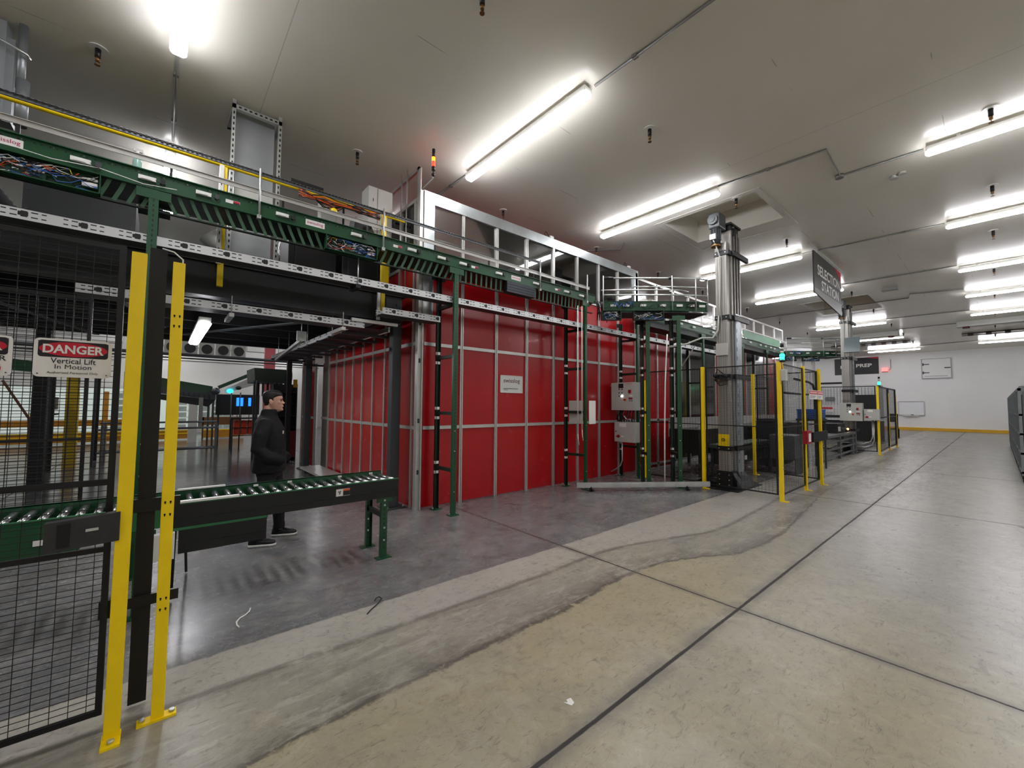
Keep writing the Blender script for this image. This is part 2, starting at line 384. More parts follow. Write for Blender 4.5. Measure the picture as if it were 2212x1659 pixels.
# ---------------------------------------------------------------- ceiling lamps
def lamp(x, y0, y1, z, label, group='white linear ceiling lamps', hung=True):
    t = thing('ceiling_lamp', label, 'lamp', (x, (y0+y1)/2, z), group)
    b = MB(); pf = [(-.075, .024), (-.075, .018), (-.070, 0.002), (-.045, -.02), (.045, -.02), (.070, .002), (.075, .018), (.075, .024)]
    ys = [(y0, .6), (y0+.03, 1), (y1-.03, 1), (y1, .6)]
    b.rings([[(x+a*k, yy, z+.03+(c-.03)*k) for a, c in pf] for yy, k in ys], True); b.build('diffuser', EM, t)
    MB().box(x-.068, x+.068, y0+.01, y1-.01, z+.024, z+.10).build('housing', WHT, t)
    if hung:
        c = MB()
        for yy in (y0+.35, y1-.35): MB().box(x-.03, x+.03, yy-.02, yy+.02, z+.10, HC).build('bracket', WHT, t)
    return t
ZL = 5.50
LB = [(.01, 'cut by the top left edge'), (3.9, 'just above the red enclosure'), (7.6, 'before the first ceiling pit'),
      (12.5, 'behind the tall lift mast'), (17., 'left of the hanging selection sign'), (25.1, 'behind the second mast'), (38., 'above the black prep sign')]
for x, s in LB: lamp(x, 3.15, 5.78, ZL, 'white linear ceiling lamp in the left row, '+s)
LA = [(8.75, 'first and largest at the right edge'), (12.7, 'second from the camera at the right edge'), (17.1, 'third from the camera at the right edge'), (21.2, 'fourth from the camera at the right edge'),
      (25.6, 'fifth from the camera at the right edge'), (37., 'last one before the far wall')]
for x, s in LA: lamp(x, -2.06, .58, ZL, 'white linear ceiling lamp in the right row, '+s)
for x, y in ((-4.3, .5), (-4.3, 5.2), (.2, -2.1), (4.4, -2.1), (8.7, -5.9), (17, -5.9)): lamp(x, y-2.0, y+.6, ZL, 'added unseen linear ceiling lamp behind the camera', 'added unseen lamps behind the camera')  # unseen lamps added to light the foreground
for x, s in ((-.02, 'glowing through the handrail over the platform'), (3.9, 'behind the steel studs over the red enclosure'), (7.6, 'added to brighten the enclosure behind its clear upper panes')):
    lamp(x, 8.25, 10.9, ZL, 'white linear ceiling lamp '+s)  # the lamp behind the panes is added to brighten the enclosure inside
for x, y in ((25, 9), (31, 9), (37.5, 9), (31, 3.2), (-7, 16), (-7, 23), (0., 16), (0., 21), (0, 26.5), (6, 16), (6, 21), (6, 26.5), (-5, 11), (14, 8.6), (20, 8.6)): lamp(x, y, y+2.6, ZL, 'added linear ceiling lamp brightening the rear areas and far wall', 'added lamps over the back area')  # lamps added to brighten the back area and the far wall
lamp(.43, 7.0, 9.5, 2.72, 'bright linear lamp hung under the dark platform', None, False)

# ---------------------------------------------------------------- conduits, sprinklers, junction boxes
def conduit(pts, label):
    pts = [(p[0]*.976, p[1]*.976 if abs(p[1]-3.15) > .1 and abs(p[1]-.6) > .02 and abs(p[1]-5.8) > .02 else p[1], p[2]) for p in pts]
    t = thing('ceiling_conduit', label, 'conduit', pts[0], 'grey conduits along the ceiling')
    MB().tube(pts, .016, 8).build('tube', PIPE, t)
    c = MB(); d = 0
    for a, b_ in zip(pts[:-1], pts[1:]):
        a = Vector(a); b_ = Vector(b_); L = (b_-a).length; n = int(L/1.1)
        for k in range(n):
            p = a+(b_-a)*((k+.5)/n); c.ob(p+Vector((0,0,.005)), (1,0,0), (0,1,0), (0,0,1), .028, .028, .018)
    c.build('clip', PIPE, t)
zc = HC-.02
conduit([(4.08, 3.12, zc), (4.08, -1.5, zc)], 'grey ceiling conduit running up from the enclosure lamp to the top edge')
conduit([(4.0, 5.8, zc), (4.0, 8.2, zc)], 'short grey ceiling conduit below the enclosure lamp, above the silver beam')
conduit([(0, 5.8, zc), (0, 8.2, zc)], 'grey ceiling conduit hanging down from the upper left lamp')
conduit([(7.75, 3.15, zc), (7.9, 1.62, zc), (9.0, 1.66, zc), (9.05, .6, zc)], 'grey ceiling conduit with a dog-leg between two lamps')
conduit([(12.9, 3.15, zc), (13.1, .6, zc)], 'grey ceiling conduit crossing just in front of the hanging sign')
conduit([(17.2, 3.15, zc), (17.3, .6, zc)], 'grey ceiling conduit crossing behind the hanging sign')
conduit([(21.0, 9, zc), (21.1, 2.0, zc), (20.4, 1.9, zc), (20.9, .6, zc)], 'grey ceiling conduit with a kink beside the second ceiling pit')
conduit([(25.4, 3.1, zc), (25.6, .6, zc)], 'grey ceiling conduit joining the fifth pair of lamps')
conduit([(29.2, 3.2, zc), (29.2, -.5, zc)], 'grey ceiling conduit joining the two long ceiling units')
conduit([(38, 3.1, zc), (37.5, .6, zc)], 'grey ceiling conduit nearest the far wall')
conduit([(8.75, 5.8, zc), (9.05, 6.28, zc), (8.4, 6.9, zc)], 'short bent ceiling conduit above the enclosure beam end')
def sprinkler(x, y, label):
    x *= .976; y *= .976
    t = thing('sprinkler', label, 'sprinkler', (x, y, HC), 'ceiling sprinklers')
    b = MB(); b.cyl((x, y, HC-.012), (x, y, HC+.01), .085, 20, .07); b.build('cover_plate', WHT, t)
    MB().cyl((x, y, HC-.11), (x, y, HC-.01), .026, 12).build('stem', BLACK, t)
    b = MB(); b.cyl((x, y, HC-.155), (x, y, HC-.105), .02, 10); b.tube([(x-.018, y, HC-.15), (x-.014, y, HC-.18), (x, y, HC-.195)], .004, 6); b.tube([(x+.018, y, HC-.15), (x+.014, y, HC-.18), (x, y, HC-.195)], .004, 6)
    b.cyl((x, y, HC-.20), (x, y, HC-.195), .026, 12); b.build('head', BRASS, t)
rows = {6.63: 'left-hand sprinkler row', 3.2: 'middle sprinkler row', -.08: 'right-hand sprinkler row'}
where = {-.7: 'nearest the top left corner', 2.3: 'second along from the left', 5.37: 'third along', 8.5: 'fourth along', 11.52: 'fifth along', 14.5: 'sixth along', 18.5: 'seventh along, farther off', 22.5: 'eighth along, small', 27: 'ninth along, small and far', 31: 'tenth along, tiny', 35: 'last one, far away'}
for y, rn in rows.items():
    for x, wn in where.items():
        if (y == 3.2 and x == -.7) or (y < 0 and x < 8): continue
        sprinkler(x, y, 'white and black ceiling sprinkler of the '+rn+', '+wn)
sm = thing('smoke_detector', 'small twin round detector on the ceiling under the first right lamp', 'detector', (9.5, .96, HC))
MB().cyl((9.46, .91, HC-.04), (9.46, .91, HC), .05, 14).cyl((9.53, 1.02, HC-.05), (9.53, 1.02, HC), .06, 14).build('body', BEIGE, sm)
jb = thing('junction_box', 'grey ceiling junction box at the corner of the dog-leg conduit', 'box', (8.78, 1.62, HC))
MB().cyl((8.78, 1.63, HC-.06), (8.78, 1.63, HC), .06, 12).build('cover', PIPE, jb)
jb = thing('junction_box', 'flat grey ceiling box between the sign and the fourth right lamp', 'box', (18.5, 2.2, HC))
MB().box(18.4, 18.65, 2.0, 2.4, HC-.08, HC).build('cover', PIPE, jb)
for (x, y0, y1, s) in ((28.4, -4, 1.1, 'right'), (29.3, 3.2, 7, 'left')):
    t = thing('ceiling_unit', 'long beige box unit fixed to the ceiling, the %s one of two' % s, 'ceiling unit', (x, y0, 5.5), 'long ceiling units')
    MB().box(x-.25, x+.25, y0, y1, 5.40, HC).build('casing', BEIGE, t, bev=.02)
    MB().cyl((x-.1, y1-.3 if s == 'right' else y0+.3, 5.32), (x-.1, y1-.3 if s == 'right' else y0+.3, 5.40), .12, 12).build('dome', mat('dark_red_dome', '#4a1518', .4), t)
    t = thing('ceiling_rail', 'slotted dark rail slung below the ceiling beyond the %s ceiling unit' % s, 'rail', (x+4.5, y0, 5.6), 'slotted ceiling rails')
    b = MB(); b.box(x+4.4, x+4.6, y0, y1, 5.52, 5.55); b.box(x+4.4, x+4.6, y0, y1, 5.60, HC)
    for k in range(8): yy = y0+(y1-y0)*(k+.5)/8; b.box(x+4.4, x+4.6, yy-.1, yy+.1, 5.5, HC)
    b.build('rail_body', mat('rail_brown', '#6a625e', .5), t)

# ---------------------------------------------------------------- red modular enclosure
YW = 5.93; XW = 3.09; TOPW = 5.12
en = thing('red_enclosure', 'tall red panelled machine enclosure with aluminium grid and silver top beam', 'enclosure', (XW, YW, 0))
xm = [3.16]+[3.905+.7535*i for i in range(8)]       # front mullions up to x=9.18
zr = [0, 1.27, 2.62, 3.97]
def mull(b, x, y, z0, z1, dx, dy): b.box(x-dx, x+dx, y-dy, y+dy, z0, z1)
for i in range(len(xm)-1):
    for j in range(3):
        MB().box(xm[i]+.004, xm[i+1]-.004, YW+.012, YW+.03, zr[j]+(.02 if j == 0 else 0), zr[j+1]).build('panel', RED, en)
    MB().box(xm[i], xm[i+1], YW+.015, YW+.021, 3.99, 4.93).build('clear_pane', GLASS, en)
for i, x in enumerate(xm[1:]):
    b = MB(); b.box(x-.028, x-.008, YW-.02, YW+.03, 0, 5.0); b.box(x+.008, x+.028, YW-.02, YW+.03, 0, 5.0); b.box(x-.01, x+.01, YW-.005, YW+.03, 0, 5.0)
    b.build('mullion', ALU, en)
for z in (1.27, 2.62, 3.97):
    b = MB()
    for i in range(len(xm)-1): b.box(xm[i]+.028, xm[i+1]-.028, YW-.012, YW+.028, z-.027, z+.027)
    b.build('cross_rail', ALU, en)
MB().box(3.15, 9.2, YW+.09, YW+.12, 4.35, 4.43).build('inner_rail', ALU, en)
BR = mat('brushed_sheet', '#c3cacb', .3, .85, .12, 3)
b = MB(); b.prism([(3.13, YW-.03, 5.12), (9.28, YW-.03, 5.12), (9.10, YW-.03, 4.93), (3.33, YW-.03, 4.93)], (0, .05, 0)); b.build('top_beam', BR, en)
MB().prism([(3.13, YW-.03, 5.12), (3.33, YW-.03, 4.93), (3.33, YW-.03, 3.95), (3.13, YW-.03, 3.95)], (0, .05, 0)).build('end_sheet', BR, en)
MB().prism([(9.28, YW-.03, 5.12), (9.10, YW-.03, 4.93), (9.10, YW-.03, 3.95), (9.28, YW-.03, 3.95)], (0, .05, 0)).build('end_sheet', BR, en)
MB().box(3.15, 3.33, YW-.02, YW+.01, 3.0, 3.95).build('corner_sheet', BR, en)
# corner posts
b = MB(); b.box(3.05, 3.065, YW-.06, YW+.03, 0, 5.45); b.box(3.125, 3.145, YW-.06, YW+.0, 0, 5.1); b.box(3.06, 3.13, YW-.035, YW+.03, 0, 5.1); b.build('corner_post', ALU, en)
for z in (.55, 1.35, 2.3, 2.9): MB().box(3.08, 3.11, YW-.045, YW-.034, z, z+.07).build('bracket', GREY, en)
# side wall (towards the platform)
ym = [YW+.03]+[6.10+.54*k for k in range(9)]
for i in range(len(ym)-1):
    for j in range(3):
        MB().box(XW+.01, XW+.03, ym[i]+.004, ym[i+1]-.004, zr[j]+(.02 if j == 0 else 0), zr[j+1]).build('side_panel', RED, en)
    if i: MB().box(XW+.012, XW+.018, ym[i], ym[i+1], 3.99, 5.0).build('side_pane', GLASS, en)
for y in ym[1:]:
    MB().box(XW-.02, XW+.03, y-.022, y+.022, 0, 5.0).build('side_mullion', ALU, en)
for z in (1.27, 2.62, 3.97, 5.0): MB().box(XW-.014, XW+.03, YW+.05, 10.42, z-.027, z+.027).build('side_rail', ALU, en)
b = MB()
for (y, z1) in ((5.97, 5.50), (7.05, 5.50)): b.box(XW-.04, XW, y-.02, y+.02, 4.9, z1)
b.box(XW-.04, XW, 5.95, 7.07, 5.44, 5.50); b.build('raised_frame', GALV, en)
for y in (6.32, 6.52): MB().cyl((XW-.06, y, 3.4), (XW-.06, y, 5.6), .012, 8).build('threaded_rod', GALV, en)
# rear and right walls of the enclosure seen through the clear panes
for k in range(8): MB().box(3.2+.75*k, 3.93+.75*k, 10.40, 10.42, 0, 3.9).build('rear_panel', RED, en)
MB().box(9.22, 9.25, 6.0, 10.4, 0, 3.4).build('end_wall', RED, en)
MB().box(9.17, 9.26, YW-.03, YW+.04, 0, 5.05).build('end_post', ALU, en)
# sign on the enclosure
sg = thing('wall_sign', 'small white rectangular sign with dark red lettering on the red panels', 'sign', (5.04, YW+.012, 2.03))
plate((5.043, YW+.004, 2.033), *FY, .548, .325, .008).build('plate', mat('sign_aluminium', '#d7d8d2', .4), sg)
b = MB()
for (x0, x1, z0, z1) in ((4.769, 5.317, 2.186, 2.196), (4.769, 5.317, 1.871, 1.881), (4.769, 4.779, 1.871, 2.196), (5.307, 5.317, 1.871, 2.196)): b.box(x0, x1, YW-.004, YW+.004, z0, z1)
b.build('rim', WHT, sg)
text('swisslog', (5.05, YW+.004, 2.09), *FY, .40, .105, mat('maroon_print', '#5c1220', .5), 'lettering', sg, .002)
b = MB(); b.box(4.85, 5.2, YW-.0, YW+.003, 1.945, 1.955).box(4.85, 4.95, YW, YW+.003, 1.922, 1.93); b.build('small_print', LBLK, sg)
# continuation of the wall to the right (station walls)
w2 = thing('station_wall', 'far run of red and clear panels behind the wire fence', 'enclosure', (9.3, YW, 0))
segs = [(9.3, 10.2, 0), (10.2, 11.1, 0), (11.12, 12.0, 1), (12.0, 12.9, 1), (12.9, 13.75, 1), (13.75, 14.6, 0), (14.6, 15.6, 0), (15.6, 16.3, 0), (16.3, 17.2, 1), (17.2, 18.2, 1), (18.2, 19.4, 0), (19.4, 20.4, 0)]
for x0, x1, k in segs:
    if k: MB().box(x0, x1, YW+.01, YW+.02, .1, 3.6).build('clear_pane', CURT, w2)
    else: MB().box(x0, x1, YW+.01, YW+.03, .02, 3.6).build('panel', RED, w2)
    MB().box(x1-.03, x1+.03, YW-.02, YW+.03, 0, 4.95).build('post', ALU, w2)
MB().box(9.28, 20.4, YW-.02, YW+.03, 4.90, 4.96).build('top_rail', ALU, w2)
MB().box(9.28, 20.4, YW-.02, YW+.03, 1.24, 1.30).build('middle_rail', ALU, w2)
MB().box(9.28, 20.4, YW-.02, YW+.03, .1, .15).build('bottom_rail', ALU, w2)
for i in range(3): MB().box(11.15+i*.87, 11.95+i*.87, YW+.06, YW+.1, .1, 3.4).build('backing_sheet', mat('shiny_sheet', '#8d9294', .22, .9, .15, 2), w2)

# ---------------------------------------------------------------- overhead conveyor
Y0, Y1 = 5.30, 5.77
cv = thing('overhead_conveyor', 'long dark green overhead roller conveyor running along the red enclosure', 'conveyor', (-2.3, Y0, 3.7))
def cchan(b, x0, x1, y, s, z0, z1, fl=.035):
    b.box(x0, x1, y-.004, y+.004, z0, z1); b.box(x0, x1, min(y, y+s*fl), max(y, y+s*fl), z0-.004, z0+.004); b.box(x0, x1, min(y, y+s*fl), max(y, y+s*fl), z1-.004, z1+.004)
b = MB(); cchan(b, -2.4, 6.75, Y0, -1, 3.735, 3.90, .03); hb1 = MB(); hb2 = MB()
for k in range(95):
    x = -2.2+k*.0925
    hb1.cyl((x, Y0-.0055, 3.868), (x, Y0-.004, 3.868), .008, 6); hb1.cyl((x+.04, Y0-.0055, 3.868), (x+.04, Y0-.004, 3.868), .006, 6)
    if k % 2: hb2.cyl((x+.02, Y0-.007, 3.872), (x+.02, Y0-.004, 3.872), .005, 6)
b.build('side_channel', GREEN, cv, extra=[(hb1, BLACK), (hb2, CHR)])
b = MB(); cchan(b, -2.4, 6.75, Y1, 1, 3.735, 3.90, .03); b.build('side_channel', GREEN, cv)
for k in range(98):
    x = -2.35+k*.0925; MB().cyl((x, Y0+.01, 3.865), (x, Y1-.01, 3.865), .022, 8).build('roller', CHR, cv)
b = MB(); b.box(-2.4, 6.7, Y0+.02, Y1-.02, 3.73, 3.745); b.build('belly_pan', DGREEN, cv)
RIB = mat('rib_green', '#3a5f45', .5, 0, .05, 5)
b = MB()
for k in range(88):
    x = -2.35+k*.1
    if x > 6.5 or 1.42 < x < 2.15 or 4.3 < x < 5.02 or -1.4 < x < -.5: continue
    sl = -.07 if x < -.1 else (.085 if x < 1.4 else (-.07 if x < 3.4 else .01))
    b.beam((x+.015, Y0+.012, 3.735), (x+.015+sl*.35, Y0+.02, 3.66), .032, .004, (0, 1, 0)); b.beam((x+.015+sl*.35, Y0+.02, 3.66), (x+.015+sl, Y0+.035, 3.55), .032, .004, (0, 1, 0))
g = MB(); g.box(-2.4, 6.7, Y0+.03, Y0+.07, 3.535, 3.548)
g.build('guard_tray', DGREEN, cv, extra=[(b, RIB)])
def wires(b, x0, x1, y, z0, z1, n, r=.0035, seed=1):
    rg = random.Random(seed)
    for _ in range(n):
        pts = []; x = rg.uniform(x0, x1); z = rg.uniform(z0, z1)
        for k in range(6):
            pts.append((x, y+rg.uniform(-.012, .012), z)); x = min(x1, max(x0, x+rg.uniform(-.09, .11))); z = min(z1, max(z0, z+rg.uniform(-.05, .05)))
        b.tube(pts, r, 5)
def open_box(x0, x1, name, sd):
    b = MB(); y = Y0-.05
    b.box(x0, x1, y, Y0+.05, 3.545, 3.552); b.box(x0, x1, y, Y0+.05, 3.725, 3.732); b.box(x0, x0+.006, y, Y0+.05, 3.545, 3.73); b.box(x1-.006, x1, y, Y0+.05, 3.545, 3.73); b.box(x0, x1, Y0+.04, Y0+.05, 3.545, 3.73)
    o = b.build(name, GREEN, cv)
    pc = MB(); xc = (x0+x1)/2; pc.box(xc-.12, xc+.14, Y0, Y0+.012, 3.57, 3.69); p2 = MB(); rg = random.Random(sd)
    for k in range(9): u = rg.uniform(xc-.1, xc+.1); v = rg.uniform(3.58, 3.67); p2.box(u, u+.035, Y0-.015, Y0, v, v+.012)
    p2.box(x1-.12, x1-.02, Y0-.02, Y0+.01, 3.60, 3.64); p2.box(x1-.12, x1-.02, Y0-.02, Y0+.01, 3.66, 3.68); pc.build('circuit_board', PCB, o, extra=[(p2, WHT)])
    for M_, nm, n, s2 in ((RUB, 'black_wires', 26, 1), (CYAN, 'blue_wires', 12, 2), (WHT, 'white_wires', 12, 3), (ORNG, 'orange_wires', 4, 4), (YEL, 'yellow_wires', 1, 5)):
        wb = MB(); wires(wb, x0+.02, x1-.02, Y0-.02, 3.56, 3.71, n, .0035, sd*10+s2); wb.build(nm, M_, o)
open_box(-1.45, -.49, 'control_box', 3); open_box(1.475, 2.118, 'control_box', 5)
b = MB(); b.box(4.35, 4.99, Y0-.05, Y0+.05, 3.545, 3.73)
for z in (3.59, 3.635, 3.68): b.box(4.35, 4.99, Y0-.056, Y0-.05, z-.006, z+.006)
b.build('covered_box', mat('box_steel', '#2c3034', .3, .6, .1, 4), cv)
# sensor modules along the web
for k, x in enumerate((-.62, -.17, .27, 1.00, 1.85, 2.63, 3.11, 3.49, 4.2, 5.05, 5.86, 6.3)):
    b = MB(); b.box(x-.07, x+.06, Y0-.034, Y0-.006, 3.80, 3.838); b.box(x-.05, x+.03, Y0-.04, Y0-.03, 3.805, 3.825); o = b.build('sensor', WHT, cv)
    c = MB(); c.tube([(x+.05, Y0-.03, 3.82), (x+.09, Y0-.04, 3.80), (x+.13, Y0-.035, 3.78), (x+.10, Y0-.03, 3.765), (x+.05, Y0-.03, 3.78)], .0035, 5); c.box(x+.09, x+.13, Y0-.03, Y0-.005, 3.80, 3.845)
    c.build('sensor_cable', RUB if k % 2 else GREY, o)
for x0, x1 in ((-1.16, -.966), (1.246, 1.462), (4.48, 4.692)):
    o = plate(((x0+x1)/2, Y0-.006, 3.823), *FY, x1-x0, .07, .002, .006).build('name_label', LBL, cv)
    text('swisslog', ((x0+x1)/2, Y0-.006, 3.822), *FY, (x1-x0)*.84, .044, PINK, 'lettering', o, .001)
for x in (.52, 2.42, 3.72, 5.62):
    o = plate((x, Y0-.006, 3.818), *FY, .13, .036, .002).build('warning_label', LBL, cv)
    plate((x+.033, Y0-.0085, 3.824), *FY, .06, .018, .001).build('warning_red', LRED, o); plate((x+.033, Y0-.0085, 3.807), *FY, .06, .012, .001).build('warning_black', LBLK, o)
# guard rails
for y, nm in ((Y0-.01, 'front'), (Y1+.01, 'rear')):
    MB().box(-2.4, 6.55, y-.006, y+.006, 3.99, 4.035).box(-2.4, 6.55, y-.02, y+.006, 4.035, 4.041).build('guard_rail', ALU, cv)
CH = mat('side_rail_steel', '#84878a', .4, .6, .15, 30)
b = MB()
for k in range(190): x = -2.38+k*.0395; b.box(x, x+.02, Y0-.036, Y0-.0345, 4.222, 4.238)
MB().box(-2.4, 5.15, Y0-.02, Y0, 4.205, 4.235).box(-2.4, 5.15, Y0-.035, Y0, 4.235, 4.24).build('upper_rail', CH, cv, extra=[(b, BLACK)])
for x in (-1.6, .762, 2.2, 5.134, 6.45):
    MB().cyl((x, Y0-.04, 3.72), (x, Y0-.04, 4.27), .012, 8).box(x-.02, x+.02, Y0-.05, Y0-.004, 3.70, 3.74).build('rail_post', GALV, cv)
b = MB()
for k in range(9): x = -2.+k*1.0; b.box(x-.012, x+.012, Y0-.012, Y0+.004, 3.9, 4.0)
b.build('rail_bracket', DARK, cv)
b = MB(); b.tube([(-1.0, Y0-.03, 3.78), (-.8, Y0-.035, 3.76), (-.5, Y0-.03, 3.79), (-.2, Y0-.035, 3.75), (.05, Y0-.03, 3.78)], .004, 5); b.build('grey_cable', WHT, cv)
# stickers and bottle on the conveyor
sb = thing('spray_bottle', 'small clear spray bottle standing on the overhead conveyor', 'bottle', (-.26, 5.42, 3.89))
b = MB(); b.rings([[(-.26+r_*math.cos(t), 5.42+r_*math.sin(t), z) for t in [2*math.pi*k/12 for k in range(12)]] for r_, z in ((.03, 3.888), (.034, 3.90), (.034, 4.02), (.014, 4.07), (.012, 4.09))]); b.build('bottle_body', mat('bottle_plastic', '#9fc7bb', .2), sb)
b = MB(); b.cyl((-.26, 5.42, 4.09), (-.26, 5.42, 4.115), .016, 10); b.box(-.29, -.22, 5.41, 5.43, 4.115, 4.145); b.beam((-.225, 5.42, 4.13), (-.205, 5.42, 4.08), .01, .012); b.build('spray_head', WHT, sb)

# ---------------------------------------------------------------- support frames for the conveyor
def frame(p0, p1, zt, label, z_br, group='green conveyor support frames', stickers=True, post_w=.075):
    p0 = Vector(p0+(0,)); p1 = Vector(p1+(0,)); d = (p1-p0).normalized(); s = Vector((d.y, -d.x, 0))
    if s.x > 0: s = -s
    t = thing('support_frame', label, 'frame', tuple(p0), group); z = Vector((0,0,1))
    for i, p in enumerate((p0, p1)):
        b = MB(); out = -d if i == 0 else d
        # C post: web faces outwards along d
        b.ob(p+z*(zt/2)+out*.02, s, d, z, post_w/2, .003, zt/2)
        for sg_ in (1, -1): b.ob(p+z*(zt/2)+s*sg_*(post_w/2-.003), s, d, z, .003, .022, zt/2)
        h = MB(); n = int(zt/.05)
        if i == 0:
            for k in range(n):
                c = p+z*(.12+k*.05)+out*.0235; h.ob(c, s, d, z, .006, .001, .011)
        b.build('post', GREEN if i == 0 else DGREEN, t, extra=[(h, BLACK)] if i == 0 else ())  # rear post in darker green: its shadow put into the colour
        MB().ob(p+z*.006, s, d, z, .075, .06, .006).build('base_plate', GREEN, t)
        for sx in (-.055, .055): MB().cyl(p+s*sx+z*.012, p+s*sx+z*.035, .01, 8).build('anchor_bolt', GALV, t)
    MB().ob(p0+z*(zt-.05)-d*.022, s, d, z, .13, .003, .045).build('top_bracket', GREEN, t)
    MB().ob(p1+z*(zt-.05)+d*.022, s, d, z, .13, .003, .045).build('top_bracket', DGREEN, t)  # rear bracket follows the shaded green of its post
    for zb in z_br:
        MB().beam(p0+z*zb, p1+z*zb, .05, .05).build('cross_brace', DGREEN, t)
        if stickers:
            for dz in (.075, -.075):
                q = p1-s*0+z*(zb+dz)
                c = q+s*.04-d*.012; up = z
                MB().ob(c, s, d, z, .001, .022, .022).build('white_cap', LBL, t)
                MB().ob(q-d*.025, s, d, z, .022, .001, .022).build('white_cap', LBL, t)
    b = MB()
    for zz in (.35, .95, 1.25): b.cyl(p0+z*zz-d*.022, p0+z*zz-d*.03, .009, 8)
    b.build('bolt', GALV, t)
    return t
ZB = (.66, 1.51, 2.38)
frame((-.12, 5.30), (-.12, 5.77), 3.73, 'green conveyor support frame seen between the two yellow posts', ZB)
frame((3.375, 5.30), (3.36, 5.77), 3.73, 'green conveyor support frame in front of the red enclosure corner', ZB)
frame((6.43, 5.30), (6.36, 5.75), 3.73, 'green conveyor support frame with a grey box and hanging white pipes', ZB)
frame((8.35, 5.34), (8.35, 5.80), 3.6, 'green conveyor support frame carrying the grey control box', (.7, 2.38))
frame((7.577, 4.608), (7.89, 4.94), 3.5, 'green support frame under the bend, left one of the close pair', ZB+(3.0,))
frame((8.038, 4.184), (8.35, 4.51), 3.5, 'green support frame under the bend, right one of the close pair', ZB+(3.0,))

